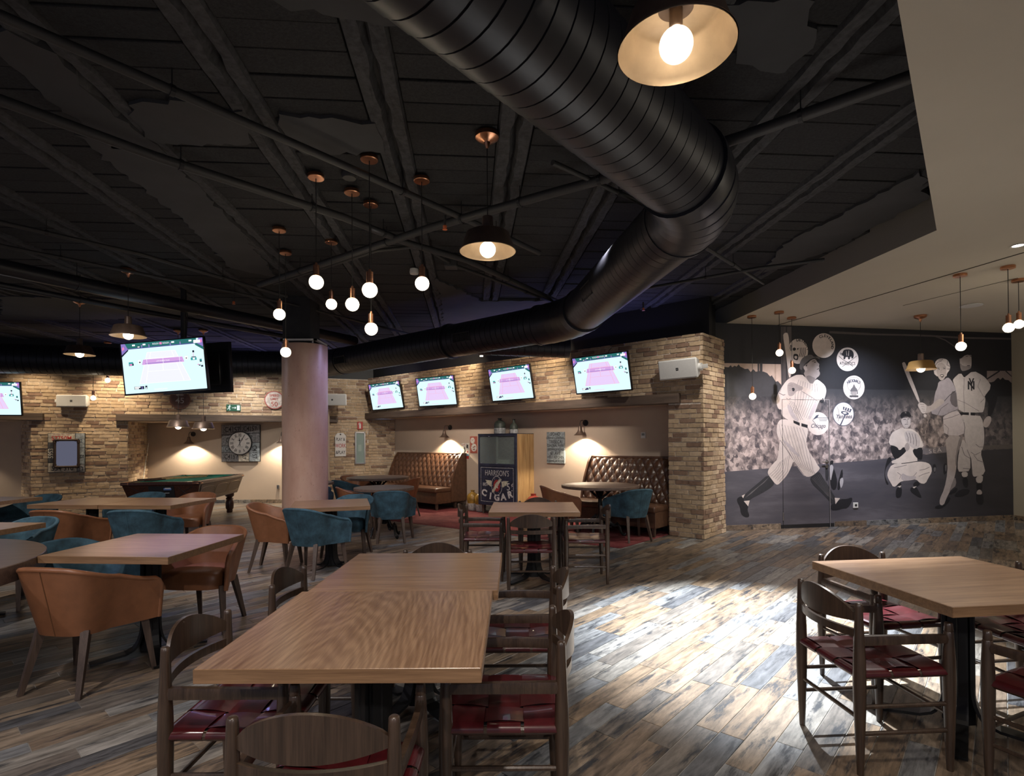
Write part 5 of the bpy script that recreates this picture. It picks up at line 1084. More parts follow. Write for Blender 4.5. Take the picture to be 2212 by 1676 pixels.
MURAL = '''
backdrop_print sky 0 1,2640 1023,2640 1028,2272 -3,2260
backdrop_print tree 0 0,2587 63,2576 104,2573 139,2609 167,2575 208,2602 243,2586 278,2626 307,2588 389,2552 441,2558 488,2506 535,2552 576,2512 647,2524 718,2515 777,2494 830,2441 860,2458 901,2399 930,2357 967,2368 1028,2309 1026,2121 -5,2112
backdrop_print m2 0 1036,3245 1223,3250 1212,2285 1026,2282
backdrop_print d 0 1122,3248 1112,2931 1117,2283 1139,2284 1134,2932 1143,3248
backdrop_print d 0 1060,3245 1044,2283 1056,2283 1072,3246
backdrop_print m2 0 1914,3163 2687,3152 2690,3189 1917,3200
backdrop_print m2 0 2688,3154 3337,3161 3868,3161 4548,3144 5530,3153 5531,3184 4550,3175 3870,3190 3339,3190 2689,3183
backdrop_print m2 0 3946,3163 4160,3101 4375,2980 4388,2996 4171,3117 3954,3181
backdrop_print tree 0 609,2646 608,2502 638,2503 640,2647
backdrop_print tree 0 648,2647 647,2503 694,2503 696,2648
backdrop_print sky2 0 5012,2598 5543,2606 5538,2334 5008,2328
backdrop_print k 0 5018,2446 5287,2592 5272,2612 5003,2465
backdrop_print k 0 5398,2595 5532,2501 5551,2519 5417,2613
backdrop_print k 0 5009,2409 5093,2399 5157,2417 5221,2470 5250,2482 5291,2448 5342,2489 5391,2449 5462,2444 5539,2392 5536,2157 5005,2153
backdrop_print band 0 3682,1261 4180,1294 4178,1191 3681,1167
backdrop_print band2 0 4922,1302 5532,1321 5531,1245 4921,1233
backdrop_print k 1 1890,1065 1953,1092 1971,1053 1939,999 2000,888 2036,734 2009,603 1934,594 1886,737
backdrop_print l 1 1896,999 1939,1021 1970,965 1937,845 1911,736 1894,846
backdrop_print k 1 2048,734 2126,974 2143,820 2084,601 2028,592
backdrop_print l 1 2073,766 2137,809 2151,732 2122,645 2090,623
backdrop_print d 1 1809,968 1840,978 1876,890 1862,737 1812,760
backdrop_print k 1 2990,1105 3049,1132 3074,1070 3035,1026 2969,960 2935,871 2953,759 3017,668 2965,658 2922,804 2943,960
backdrop_print k 1 3872,981 3932,1002 3958,922 3916,832 3884,878
backdrop_print m 1 3891,935 3945,945 3937,877 3903,855
backdrop_print k 1 4087,989 4162,1011 4173,851 4091,795
backdrop_print m 1 4127,977 4161,982 4153,874 4133,863
badge_print p 0 1517,2860 1514,2824 1505,2789 1491,2757 1472,2727 1450,2701 1423,2680 1394,2665 1363,2655 1332,2651 1300,2654 1269,2662 1241,2677 1215,2697 1193,2721 1175,2750 1162,2782 1155,2816 1152,2851 1155,2887 1164,2921 1178,2954 1196,2983 1219,3009 1245,3030 1274,3046 1305,3056 1336,3060 1368,3057 1399,3049 1427,3035 1453,3015 1476,2990 1494,2961 1507,2929 1515,2895
badge_print p 0 2019,2964 2015,2929 2005,2895 1989,2863 1968,2833 1941,2808 1911,2787 1877,2771 1842,2761 1805,2758 1769,2760 1733,2768 1700,2782 1671,2802 1645,2826 1625,2854 1610,2886 1601,2919 1598,2954 1601,2989 1611,3023 1627,3055 1648,3085 1674,3110 1704,3131 1738,3147 1773,3157 1810,3161 1847,3159 1882,3151 1915,3137 1945,3118 1971,3093 1992,3065 2007,3033 2016,3000
badge_print p 0 2455,2748 2451,2714 2441,2680 2426,2649 2405,2621 2379,2596 2349,2576 2317,2561 2282,2552 2246,2548 2210,2550 2176,2559 2144,2572 2115,2591 2090,2615 2070,2643 2055,2673 2047,2706 2044,2739 2047,2773 2057,2806 2072,2837 2093,2866 2119,2890 2148,2911 2181,2926 2215,2935 2251,2939 2287,2937 2321,2929 2354,2915 2383,2897 2408,2873 2428,2845 2443,2815 2452,2782
badge_print p 0 2566,2283 2562,2249 2553,2215 2537,2184 2517,2156 2491,2131 2462,2111 2430,2096 2395,2087 2360,2084 2325,2087 2291,2095 2259,2110 2231,2129 2206,2153 2187,2181 2172,2212 2164,2245 2161,2279 2164,2313 2174,2346 2189,2377 2210,2406 2235,2430 2264,2450 2296,2465 2330,2474 2365,2478 2400,2476 2434,2467 2466,2453 2495,2434 2520,2410 2540,2382 2555,2351 2563,2318
badge_print navy 0 2363,1842 2360,1807 2350,1774 2335,1742 2314,1714 2288,1690 2259,1670 2227,1655 2192,1646 2157,1643 2122,1646 2088,1655 2056,1670 2027,1690 2003,1714 1983,1742 1968,1773 1959,1807 1957,1841 1960,1875 1970,1908 1985,1940 2006,1968 2031,1993 2060,2013 2092,2027 2126,2036 2162,2040 2197,2037 2231,2028 2263,2014 2292,1994 2317,1970 2337,1941 2352,1910 2361,1876
badge_print p 0 2351,1842 2348,1809 2338,1778 2324,1748 2304,1721 2280,1698 2253,1679 2222,1665 2190,1657 2157,1654 2124,1657 2092,1666 2062,1679 2035,1698 2012,1721 1994,1748 1980,1777 1972,1809 1969,1841 1973,1873 1981,1905 1996,1934 2015,1961 2039,1984 2066,2003 2096,2017 2128,2026 2162,2029 2195,2026 2227,2018 2257,2004 2284,1985 2307,1962 2326,1936 2340,1906 2348,1874
badge_print p 0 1885,1684 1882,1651 1873,1620 1858,1590 1837,1563 1813,1540 1784,1521 1753,1508 1719,1499 1685,1497 1651,1500 1618,1508 1587,1522 1559,1541 1535,1564 1516,1591 1502,1620 1494,1652 1491,1684 1494,1717 1504,1748 1518,1778 1538,1805 1563,1828 1591,1847 1622,1860 1655,1869 1690,1872 1724,1869 1757,1861 1788,1847 1816,1828 1840,1805 1860,1778 1874,1749 1883,1717
badge_print k 1 1237,2902 1274,2919 1304,2893 1279,2860 1243,2864
badge_print k 1 1322,2904 1347,2915 1340,2877 1316,2882
badge_print k 1 1248,2805 1297,2817 1345,2796 1332,2709 1284,2713 1248,2729
badge_print p 1 1266,2778 1321,2779 1314,2730 1272,2735
badge_print k 0 1366,2915 1375,2851 1349,2765 1360,2763 1386,2851 1377,2917
badge_print k 0 1396,2916 1405,2852 1380,2765 1390,2763 1416,2851 1407,2917
badge_print k 0 1427,2917 1436,2853 1410,2766 1421,2764 1447,2852 1437,2918
badge_print k 0 1457,2917 1466,2853 1441,2767 1451,2764 1477,2853 1468,2919
badge_print k 0 1196,2956 1186,2901 1200,2856 1211,2859 1197,2901 1207,2955
badge_print k 0 1214,2956 1204,2901 1218,2857 1229,2860 1215,2902 1225,2955
badge_print k 1 2118,2857 2149,2835 2162,2869 2181,2897 2238,2909 2314,2905 2357,2873 2369,2818 2356,2762 2318,2756 2325,2789 2293,2783 2293,2744 2255,2744 2262,2783 2211,2781 2204,2743 2167,2742 2180,2797 2149,2802 2124,2813 2111,2840
badge_print k 0 2083,2792 2158,2733 2245,2691 2345,2626 2351,2633 2250,2697 2163,2739 2089,2798
badge_print k 0 2417,2805 2334,2743 2245,2686 2144,2623 2149,2617 2250,2680 2339,2737 2423,2800
badge_print p 0 2121,2845 2146,2796 2151,2798 2127,2847
badge_print p 0 2222,2881 2233,2804 2240,2805 2228,2882
badge_print p 0 2272,2888 2265,2799 2271,2799 2279,2888
badge_print m 0 2487,2333 2484,2307 2475,2282 2461,2260 2442,2241 2420,2226 2395,2216 2368,2212 2342,2213 2316,2220 2293,2232 2273,2248 2257,2268 2246,2291 2241,2316 2241,2342 2247,2367 2259,2391 2275,2411 2295,2428 2319,2441 2345,2448 2371,2450 2398,2446 2422,2437 2444,2423 2463,2404 2476,2382 2484,2358 2487,2332 2493,2333 2491,2359 2482,2385 2468,2407 2449,2427 2426,2442 2400,2451 2372,2455 2344,2453 2317,2446 2292,2433 2270,2415 2253,2393 2241,2369 2235,2343 2234,2316 2240,2290 2252,2266 2268,2244 2289,2227 2314,2215 2341,2208 2369,2207 2397,2211 2423,2221 2446,2237 2466,2257 2481,2280 2490,2306 2493,2332
badge_print m 1 2357,2331 2372,2331 2388,2287 2432,2243 2437,2154 2285,2153 2293,2242 2341,2286
badge_print k 0 2279,2148 2443,2149 2443,2127 2279,2125
badge_print p 0 2293,2214 2292,2159 2304,2159 2304,2214
badge_print p 0 2321,2214 2320,2159 2331,2159 2332,2214
badge_print p 0 2349,2214 2348,2159 2359,2159 2360,2215
badge_print p 0 2376,2215 2376,2159 2387,2159 2388,2215
badge_print p 0 2404,2215 2404,2160 2415,2160 2416,2215
badge_print navy 0 2285,2131 2285,2107 2292,2107 2293,2131
badge_print navy 0 2304,2131 2304,2107 2311,2107 2311,2131
badge_print navy 0 2323,2131 2323,2107 2330,2107 2330,2131
badge_print navy 0 2342,2131 2342,2107 2349,2107 2349,2132
badge_print navy 0 2361,2132 2360,2107 2368,2107 2368,2132
badge_print navy 0 2380,2132 2379,2107 2387,2107 2387,2132
badge_print navy 0 2399,2132 2398,2108 2406,2108 2406,2132
badge_print navy 0 2418,2132 2417,2108 2425,2108 2425,2132
badge_print navy 0 2437,2132 2437,2108 2444,2108 2444,2132
badge_print navy 0 2157,1965 2320,1921 2288,1866 2150,1915
badge_print p 0 2187,1961 2170,1912 2186,1908 2203,1957
badge_print p 0 2229,1949 2213,1900 2228,1896 2245,1946
badge_print p 0 2272,1937 2255,1888 2271,1884 2288,1934
badge_print navy 1 2112,1887 2188,1893 2263,1860 2256,1827 2187,1822 2118,1854
badge_print p 1 2137,1871 2200,1875 2231,1853 2174,1841
badge_print navy 0 2181,1827 2199,1824 2116,1662 2091,1665
badge_print m 0 2041,1963 2065,1898 2076,1811 2056,1723 2064,1722 2084,1810 2072,1899 2048,1965
badge_print navy 0 1587,1742 1655,1818 1698,1830 1675,1773 1899,1773 1899,1781 1678,1781 1705,1833 1649,1823 1580,1747
badge_print navy 0 1701,1752 1867,1752 1868,1759 1701,1758
badge_print navy 0 1713,1730 1849,1730 1849,1737 1713,1737
badge_print navy 0 1580,1742 1707,1589 1714,1594 1587,1746
batter_print p 1 1065,3103 1083,3138 1125,3153 1158,3138 1176,3020 1188,2825 1200,2609 1202,2436 1159,2424 1127,2716 1093,2931
batter_print p 1 965,1722 1044,1765 1236,1722 1381,1646 1490,1613 1502,1569 1476,1439 1463,1363 1510,1244 1571,1156 1631,1079 1667,1013 1710,969 1703,937 1629,872 1530,820 1445,827 1384,898 1289,1019 1229,1084 1192,988 1118,859 1021,764 948,701 901,719 842,789 783,865 766,908 796,972 868,1046 953,1120 979,1345 992,1420 939,1507 934,1614
batter_print d 1 771,871 842,789 895,719 793,640 626,559 461,488 449,446 355,480 309,503 368,570 498,668 628,761
batter_print k 1 222,494 275,535 333,523 355,459 425,383 406,310 441,234 423,198 353,205 289,260 279,366 233,441
batter_print p 0 310,545 368,570 332,504
batter_print p 0 344,460 449,467 419,375
batter_print d 1 1518,809 1629,867 1691,910 1763,816 1861,672 1958,528 1995,472 1981,363 1907,376 1833,465 1687,599 1565,700
batter_print k 1 1907,365 1981,374 2082,448 2207,445 2283,470 2314,453 2295,388 2218,291 2118,288 2030,263 1905,267
batter_print p 0 1980,472 2079,462 1994,366
batter_print m 0 794,834 626,699 472,574 475,572 629,696 796,832
batter_print m 0 1565,796 1686,674 1845,507 1848,509 1689,677 1568,799
batter_print m 0 779,819 603,683 456,564 458,562 605,681 782,817
batter_print m 0 1592,809 1713,670 1862,496 1865,498 1716,672 1595,811
batter_print m 0 765,805 579,668 439,554 442,551 581,665 767,802
batter_print m 0 1619,822 1740,665 1879,485 1882,487 1743,667 1622,823
batter_print m 0 750,790 555,652 423,544 425,541 558,650 753,788
batter_print m 0 1646,834 1767,660 1896,474 1900,475 1771,662 1649,836
batter_print m 0 736,775 532,637 406,533 409,531 534,634 738,773
batter_print m 0 1673,847 1795,655 1914,462 1917,464 1798,657 1677,849
batter_print m 0 722,761 508,621 390,523 392,521 510,619 724,758
batter_print m 0 1701,860 1822,650 1931,451 1934,452 1825,652 1704,861
batter_print m 0 707,746 484,606 373,513 376,511 487,603 709,744
batter_print m 0 1728,872 1849,645 1948,440 1952,441 1852,647 1731,874
batter_print p 1 1281,2469 1354,2476 1433,2472 1572,2305 1659,2415 1733,2378 1818,2313 1848,2237 1835,2160 1803,2083 1816,2072 1796,2012 1753,2017 1741,2072 1704,2039 1653,1919 1628,1853 1541,1766 1503,1679 1484,1614 1224,1701 1044,1798 1021,1852 1027,1916 979,1911 944,1970 933,2077 964,2163 1025,2261 1111,2370 1171,2414
batter_print k 1 1704,2055 1754,2105 1803,2089 1802,2012 1753,2017
batter_print gm 0 1338,2395 1275,2177 1266,2015 1223,1874 1228,1873 1271,2014 1280,2177 1343,2394
batter_print gm 0 1380,2382 1326,2171 1311,2015 1257,1859 1262,1858 1316,2014 1331,2171 1384,2382
batter_print gm 0 1421,2370 1377,2165 1356,2016 1291,1844 1296,1843 1361,2015 1382,2165 1426,2369
batter_print gm 0 1462,2357 1428,2159 1401,2016 1325,1829 1329,1828 1406,2015 1433,2159 1467,2357
batter_print gm 0 1504,2345 1479,2153 1446,2016 1359,1814 1363,1813 1451,2015 1484,2152 1509,2344
batter_print gm 0 1545,2332 1531,2147 1491,2017 1393,1799 1397,1798 1496,2015 1536,2146 1550,2332
batter_print gm 0 1587,2319 1582,2141 1537,2017 1427,1784 1431,1782 1541,2015 1587,2140 1592,2319
batter_print gm 0 1629,2333 1634,2135 1582,2017 1461,1769 1465,1767 1587,2016 1639,2134 1634,2333
batter_print gm 0 1670,2333 1685,2129 1628,2018 1495,1754 1499,1752 1632,2016 1690,2128 1675,2334
batter_print gm 0 1105,2077 1175,1927 1258,1743 1263,1745 1181,1929 1110,2079
batter_print gm 0 1138,2067 1211,1918 1294,1743 1300,1745 1217,1920 1144,2069
batter_print gm 0 1172,2056 1248,1909 1331,1743 1336,1745 1253,1912 1177,2058
batter_print gm 0 1206,2045 1284,1901 1367,1743 1373,1745 1289,1903 1211,2048
batter_print gm 0 1239,2035 1320,1892 1404,1743 1409,1745 1326,1895 1245,2037
batter_print l2 1 1118,1992 1179,1982 1262,1831 1345,1722 1297,1712 1177,1820
batter_print l2 1 1630,2038 1691,2028 1616,1853 1516,1722 1530,1853
batter_print gm 0 975,1678 1014,1484 1097,1311 1215,1116 1311,985 1315,987 1219,1118 1101,1313 1019,1485 979,1679
batter_print gm 0 1027,1669 1074,1469 1152,1287 1261,1091 1349,969 1353,971 1265,1094 1156,1289 1079,1470 1032,1670
batter_print gm 0 1080,1661 1134,1453 1207,1263 1307,1067 1388,953 1392,956 1311,1069 1211,1264 1139,1455 1085,1662
batter_print gm 0 1133,1652 1194,1438 1262,1239 1352,1043 1427,938 1431,940 1357,1045 1267,1240 1199,1439 1137,1653
batter_print gm 0 1186,1643 1255,1423 1318,1214 1398,1018 1466,922 1470,924 1403,1020 1322,1216 1259,1424 1190,1644
batter_print gm 0 1239,1634 1315,1407 1373,1190 1444,994 1504,906 1509,908 1449,996 1378,1191 1320,1408 1244,1636
batter_print gm 0 1292,1626 1376,1392 1429,1166 1490,969 1543,890 1548,892 1495,971 1434,1167 1380,1393 1297,1627
batter_print gm 0 1345,1617 1436,1376 1485,1141 1536,945 1582,874 1587,876 1541,946 1490,1142 1441,1377 1350,1618
batter_print gm 0 1399,1608 1497,1360 1541,1117 1583,920 1621,858 1626,861 1587,922 1546,1118 1502,1361 1403,1610
batter_print gm 0 998,1078 901,950 794,867 797,863 905,948 1002,1075
batter_print gm 0 1029,1098 944,943 829,845 832,841 948,941 1034,1097
batter_print gm 0 1061,1119 987,936 864,822 868,819 991,934 1065,1118
batter_print gm 0 1092,1140 1030,929 900,800 903,797 1034,927 1097,1139
batter_print gm 0 1124,1161 1073,921 935,778 939,775 1077,920 1128,1161
batter_print gm 0 1155,1182 1116,914 971,756 975,753 1121,913 1160,1182
batter_print l2 1 1022,1442 1160,1366 1375,1137 1302,1159 1159,1268
batter_print l2 1 1229,1073 1277,1019 1384,887 1445,827 1396,855
batter_print gm 0 989,1418 1036,1364 1214,1115 1221,1119 1043,1368 995,1423
batter_print k 0 1236,1739 1345,1701 1497,1663 1490,1614 1357,1647 1242,1695
batter_print p 0 1351,1706 1381,1695 1381,1636 1350,1641
batter_print g 1 1502,2658 1577,2725 1651,2737 1687,2683 1724,2656 1711,2629 1723,2574 1710,2552 1734,2509 1721,2465 1659,2421 1572,2305 1433,2472 1446,2548 1422,2591 1441,2624
batter_print gd 1 1573,2452 1659,2421 1572,2305 1463,2440 1525,2473
batter_print d 1 1355,2612 1416,2575 1502,2658 1496,2625 1465,2592 1446,2505 1415,2477 1373,2514
batter_print m 1 1356,2623 1375,2699 1430,2765 1529,2805 1590,2801 1620,2769 1700,2782 1731,2755 1724,2728 1638,2753 1540,2713 1466,2646 1403,2547 1361,2568
batter_print k 0 1414,2567 1469,2654 1555,2720 1651,2754 1722,2724 1727,2732 1651,2763 1550,2728 1462,2660 1406,2571
batter_print gl 1 1422,2597 1447,2624 1484,2614 1507,2549 1458,2537
batter_print k 0 1590,2693 1645,2705 1643,2714 1587,2702
batter_print k 0 1625,2675 1656,2676 1656,2689 1625,2688
batter_print k 0 1675,2563 1718,2575 1715,2585 1672,2573
batter_print gd 0 1690,2643 1671,2632 1677,2625 1695,2636
batter_print pl 1 1413,2287 1534,2245 1656,2191 1767,2127 1779,2094 1692,2044 1570,2114 1400,2211
batter_print gm 0 1398,2202 1568,2112 1690,2042 1694,2047 1572,2117 1401,2208
batter_print g 1 1134,2327 1219,2360 1352,2302 1425,2276 1400,2222 1290,2210 1241,2133 1156,2122 1133,2219
batter_print d 1 1212,2252 1242,2269 1272,2242 1254,2204 1224,2209
batter_print gd 0 1153,2291 1231,2309 1230,2315 1151,2298
batter_print gd 0 1157,2268 1231,2283 1230,2289 1156,2274
batter_print gd 0 1162,2244 1231,2257 1229,2263 1160,2250
batter_print gd 0 1166,2220 1230,2231 1229,2237 1165,2227
batter_print pl 1 951,2066 1047,2089 1120,2122 1192,2101 1167,2014 1094,1949 1021,1911 962,1927
batter_print gm 0 1111,2091 1149,2069 1196,2088 1193,2095 1150,2077 1116,2098
batter_print gm 0 986,2170 1059,2138 1098,2150 1095,2158 1061,2147 991,2178
batter_print gm 0 954,2066 967,2130 1028,2249 1022,2251 961,2132 948,2067
catcher_print p 1 3073,1009 3282,1017 3599,1047 3785,1021 3851,958 3856,856 3795,777 3727,665 3621,673 3542,748 3436,727 3252,720 3199,676 3101,611 3031,713 2980,803 2987,881
catcher_print p 1 3312,1292 3470,1268 3599,1064 3493,1031 3086,1008 3055,1059 3179,1091
catcher_print p 1 3271,1613 3369,1596 3448,1601 3501,1579 3619,1505 3670,1380 3702,1289 3602,1267 3496,1245 3364,1202 3312,1247 3207,1237 3169,1304 3000,1334 3054,1496 3107,1552
catcher_print k 1 3032,1328 3181,1293 3220,1225 3313,1303 3371,1235 3284,1157 3159,1080 3088,1137
catcher_print k 1 3470,1246 3602,1278 3682,1278 3673,1085 3626,1069 3521,1132
catcher_print gl 1 3253,1776 3444,1788 3450,1708 3429,1641 3369,1601 3317,1618 3272,1686
catcher_print k 1 3248,1832 3274,1872 3347,1891 3413,1887 3441,1850 3467,1788 3333,1816 3253,1770
catcher_print k 0 3306,1749 3358,1751 3358,1760 3305,1758
catcher_print k 0 3385,1755 3425,1760 3423,1769 3384,1764
catcher_print gm 0 3331,1665 3397,1670 3396,1679 3330,1674
catcher_print gm 0 3374,1742 3387,1698 3364,1698 3364,1692 3393,1697 3381,1743
catcher_print gl 1 3322,1540 3382,1568 3500,1550 3605,1493 3637,1391 3616,1290 3549,1245 3444,1291 3366,1370 3328,1450
catcher_print gm 0 3351,1538 3389,1448 3388,1382 3397,1382 3398,1450 3359,1541
catcher_print gm 0 3410,1527 3444,1428 3440,1357 3449,1356 3453,1429 3419,1529
catcher_print gm 0 3469,1516 3499,1408 3493,1331 3502,1331 3508,1408 3478,1517
catcher_print gm 0 3528,1504 3554,1387 3545,1306 3554,1306 3564,1388 3537,1506
catcher_print g 1 3312,1292 3366,1370 3405,1348 3430,1269 3364,1202
catcher_print gm 0 3173,864 3243,820 3210,755 3217,753 3251,822 3178,870
catcher_print gm 0 3554,863 3501,808 3343,766 3346,760 3505,802 3560,859
catcher_print gm 0 3809,950 3729,918 3610,897 3611,890 3732,911 3813,944
catcher_print gm 0 3112,943 3204,953 3362,984 3360,991 3202,960 3111,950
catcher_print gm 0 3597,789 3677,822 3811,853 3809,860 3674,828 3594,795
catcher_print l2 1 3254,866 3384,796 3543,804 3542,748 3436,727 3252,720
catcher_print k 0 3257,1008 3415,1021 3561,1042 3558,1053 3413,1032 3256,1019
catcher_print k 1 3173,665 3239,709 3257,630 3160,632
catcher_print k 1 3159,615 3264,618 3256,495 3222,440 3144,442 3139,532
catcher_print k 1 3461,648 3555,725 3627,667 3553,612
catcher_print k 1 3435,615 3553,612 3592,544 3650,441 3617,430 3525,478 3420,548
catcher_print p 0 3173,632 3251,647 3224,608
catcher_print p 0 3468,614 3554,629 3500,591
fielder_print p2 1 4495,1432 4576,1305 4642,1085 4638,866 4487,857 4377,859 4381,1077 4439,1306
fielder_print p2 1 4433,1846 4750,1824 4888,1813 4940,1534 4922,1279 4851,1187 4904,1012 4957,815 4733,761 4678,785 4655,1073 4589,1236 4523,1443 4527,1708
fielder_print gm 0 4570,1234 4650,1073 4674,796 4683,796 4660,1074 4579,1237
fielder_print gm 0 4922,1283 4826,1284 4759,1330 4753,1323 4823,1276 4922,1275
fielder_print gm 0 4849,1190 4739,1146 4660,1192 4654,1185 4739,1138 4853,1183
fielder_print gm 0 4919,1016 4796,1052 4715,1144 4708,1140 4790,1045 4916,1008
fielder_print gm 0 4630,1089 4523,1146 4470,1284 4461,1281 4515,1142 4625,1082
fielder_print gm 0 4626,905 4488,918 4487,910 4624,897
fielder_print p2 1 4457,2563 4538,2472 4720,2602 4927,2513 5010,2444 5106,2323 4935,2141 4977,2130 4931,1885 4861,1873 4420,1866 4382,2090 4371,2251 4298,2411 4319,2458
fielder_print k 1 4458,2575 4679,2630 4720,2591 4594,2531 4538,2461
fielder_print g 1 4448,2828 4545,2876 4683,2903 4694,2741 4679,2636 4513,2581 4465,2610 4446,2736
fielder_print gd 1 4446,2736 4514,2668 4680,2683 4679,2630 4513,2578 4465,2610
fielder_print k 1 4434,2805 4470,2944 4588,3010 4684,2984 4703,2857 4572,2871 4468,2794
fielder_print k 0 4572,2837 4628,2844 4626,2854 4571,2847
fielder_print k 0 4653,2845 4688,2840 4690,2850 4656,2855
fielder_print k 0 4597,2676 4659,2680 4659,2689 4597,2686
fielder_print k 1 4935,2141 5106,2317 5232,2237 5200,2038 5084,1804 5000,1816 5046,2037
fielder_print g 1 5000,1816 5084,1804 5083,1711 4997,1607 4913,1630 4915,1723
fielder_print k 0 4420,1878 4750,1873 4743,1821 4440,1838
fielder_print p2 0 4623,1879 4656,1879 4655,1815 4622,1815
fielder_print gm 0 4528,2461 4517,2207 4526,1884 4533,1884 4524,2207 4535,2461
fielder_print gm 0 4867,2455 4809,2325 4932,2139 4938,2142 4816,2326 4874,2453
fielder_print gm 0 4394,2088 4558,2032 4832,1894 4836,1899 4561,2037 4397,2093
fielder_print gm 0 4946,2120 4862,2050 4867,2045 4951,2116
fielder_print k 1 4472,754 4582,763 4593,579 4497,592
fielder_print k 1 4760,656 4885,659 4876,527 4764,529
fielder_print p2 1 4446,852 4583,855 4582,769 4472,760
fielder_print p2 1 4740,760 4901,804 4885,659 4760,656
fielder_print k 1 4303,459 4428,559 4620,555 4619,498 4508,443 4344,429
fielder_print k 1 4758,529 4876,527 4908,375 4893,283 4754,298
fielder_print g 1 4764,517 4820,551 4871,515 4874,457 4757,460
woman_print gl 1 3285,2691 3319,2720 3358,2709 3460,2480 3563,2255 3640,2051 3606,2028 3458,2310 3368,2501
woman_print g 1 4121,1480 4503,1472 4425,1306 4368,1134 4358,962 4322,791 4237,564 4139,406 4084,288 4003,301 4004,398 4101,567 4173,851 4164,1136
woman_print gd 1 4322,791 4353,630 4237,552 4195,507 4238,621
woman_print k 1 4188,485 4360,607 4372,526 4222,472
woman_print gd 1 4427,1467 4503,1472 4425,1306 4368,1134 4358,962 4331,963 4341,1169
woman_print k 1 3902,264 3976,302 4084,288 4153,406 4194,439 4234,392 4070,248 3935,238
woman_print l2 1 4093,1834 4379,1915 4447,1846 4513,1708 4533,1628 4503,1472 4108,1486 4097,1651
woman_print gm 0 4099,1751 4256,1785 4434,1843 4432,1850 4253,1792 4097,1757
woman_print gm 0 4508,1707 4531,1616 4504,1473 4515,1472 4542,1616 4519,1709
woman_print gm 0 4186,1485 4201,1606 4120,1676 4115,1672 4194,1604 4179,1485
woman_print gs 1 4006,2396 4115,2426 4197,2479 4264,2434 4318,2354 4371,2251 4375,2090 4407,1930 4379,1895 4229,1883 4092,1814 3985,1825 3837,1859 3907,2030 3936,2201 3991,2305
woman_print gm 1 4261,2227 4364,2246 4375,2090 4393,1941 4231,2032
woman_print d 0 4113,2051 4237,2166 4360,2242 4354,2249 4229,2173 4105,2057
woman_print gm 0 3989,1823 4058,1937 4207,2028 4201,2036 4050,1943 3980,1827
woman_print gm 0 4405,1934 4226,1876 4089,1813 4095,1804 4231,1867 4409,1925
woman_print g 1 4110,2089 4130,2049 4041,1985 3851,1882 3717,1847 3664,1859 3586,1983 3613,2040 3719,2029 3812,1961 3961,2076 4029,2111
woman_print gl 1 3586,1983 3613,2040 3706,2040 3772,1984 3744,1859 3664,1859 3638,1927
woman_print gl 1 3697,1842 3757,1848 3767,1802 3716,1779
woman_print gd 0 3632,2008 3718,1997 3720,2004 3633,2015
woman_print gd 0 3650,1970 3726,1961 3727,1968 3651,1976
woman_print gd 0 3668,1931 3733,1925 3735,1931 3669,1938
woman_print gd 0 3686,1893 3741,1888 3742,1895 3687,1900
woman_print gl 1 3907,2543 3944,2726 3998,2779 4093,2798 4201,2777 4254,2675 4239,2594 4184,2547 4170,2478 3994,2476
woman_print gm 0 3954,2667 4001,2723 4081,2747 4077,2757 3994,2731 3945,2672
woman_print gm 0 4195,2755 4181,2683 4238,2658 4243,2668 4192,2687 4207,2753
woman_print gm 0 4185,2611 4246,2612 4247,2622 4185,2621
woman_print gm 0 4012,2757 4107,2770 4105,2780 4011,2767
woman_print gm 0 3918,2573 3972,2609 3965,2617 3911,2582
woman_print g 1 3977,2681 4051,2728 4146,2696 4178,2616 4170,2513 4115,2432 4060,2414 4007,2465 3975,2556
woman_print k 0 3993,2620 4033,2603 4039,2613 3999,2629
woman_print k 0 4111,2616 4151,2616 4151,2627 4111,2626
woman_print d 0 4105,2641 4159,2645 4158,2651 4104,2646
woman_print d 0 3989,2642 4036,2632 4038,2637 3991,2648
woman_print d 1 4035,2511 4076,2523 4123,2518 4109,2472 4068,2468
woman_print p 0 4051,2505 4109,2510 4095,2491 4062,2491
woman_print gd 0 4067,2603 4056,2550 4089,2543 4090,2549 4063,2552 4073,2603
'''

# ------------------------------------------------------------------ baseball mural printed on the end wall, with the hidden door
MC = {'sky': (.58, .44, .36), 'sky2': (.24, .19, .18), 'tree': (.050, .048, .052), 'm2': (.095, .08, .08), 'k': (.014, .014, .018), 'd': (.032, .032, .037), 'm': (.13, .12, .125), 'l': (.42, .40, .42), 'p': (.66, .57, .52), 'p2': (.45, .40, .385), 'pl': (.64, .53, .47),
      'g': (.38, .325, .31), 'gl': (.52, .455, .44), 'gd': (.21, .18, .175), 'gm': (.115, .10, .11), 'gs': (.31, .275, .30), 'l2': (.47, .41, .41), 'navy': (.05, .06, .09), 'band': (.17, .15, .16), 'band2': (.10, .085, .08)}
KEYS = list(MC); MM = [plain('print '+k, c, .62, nscale=14, namt=.07) for k, c in MC.items()]
MM[KEYS.index('p')] = plain('print cream', MC['p'], .62, nscale=5, namt=.10)
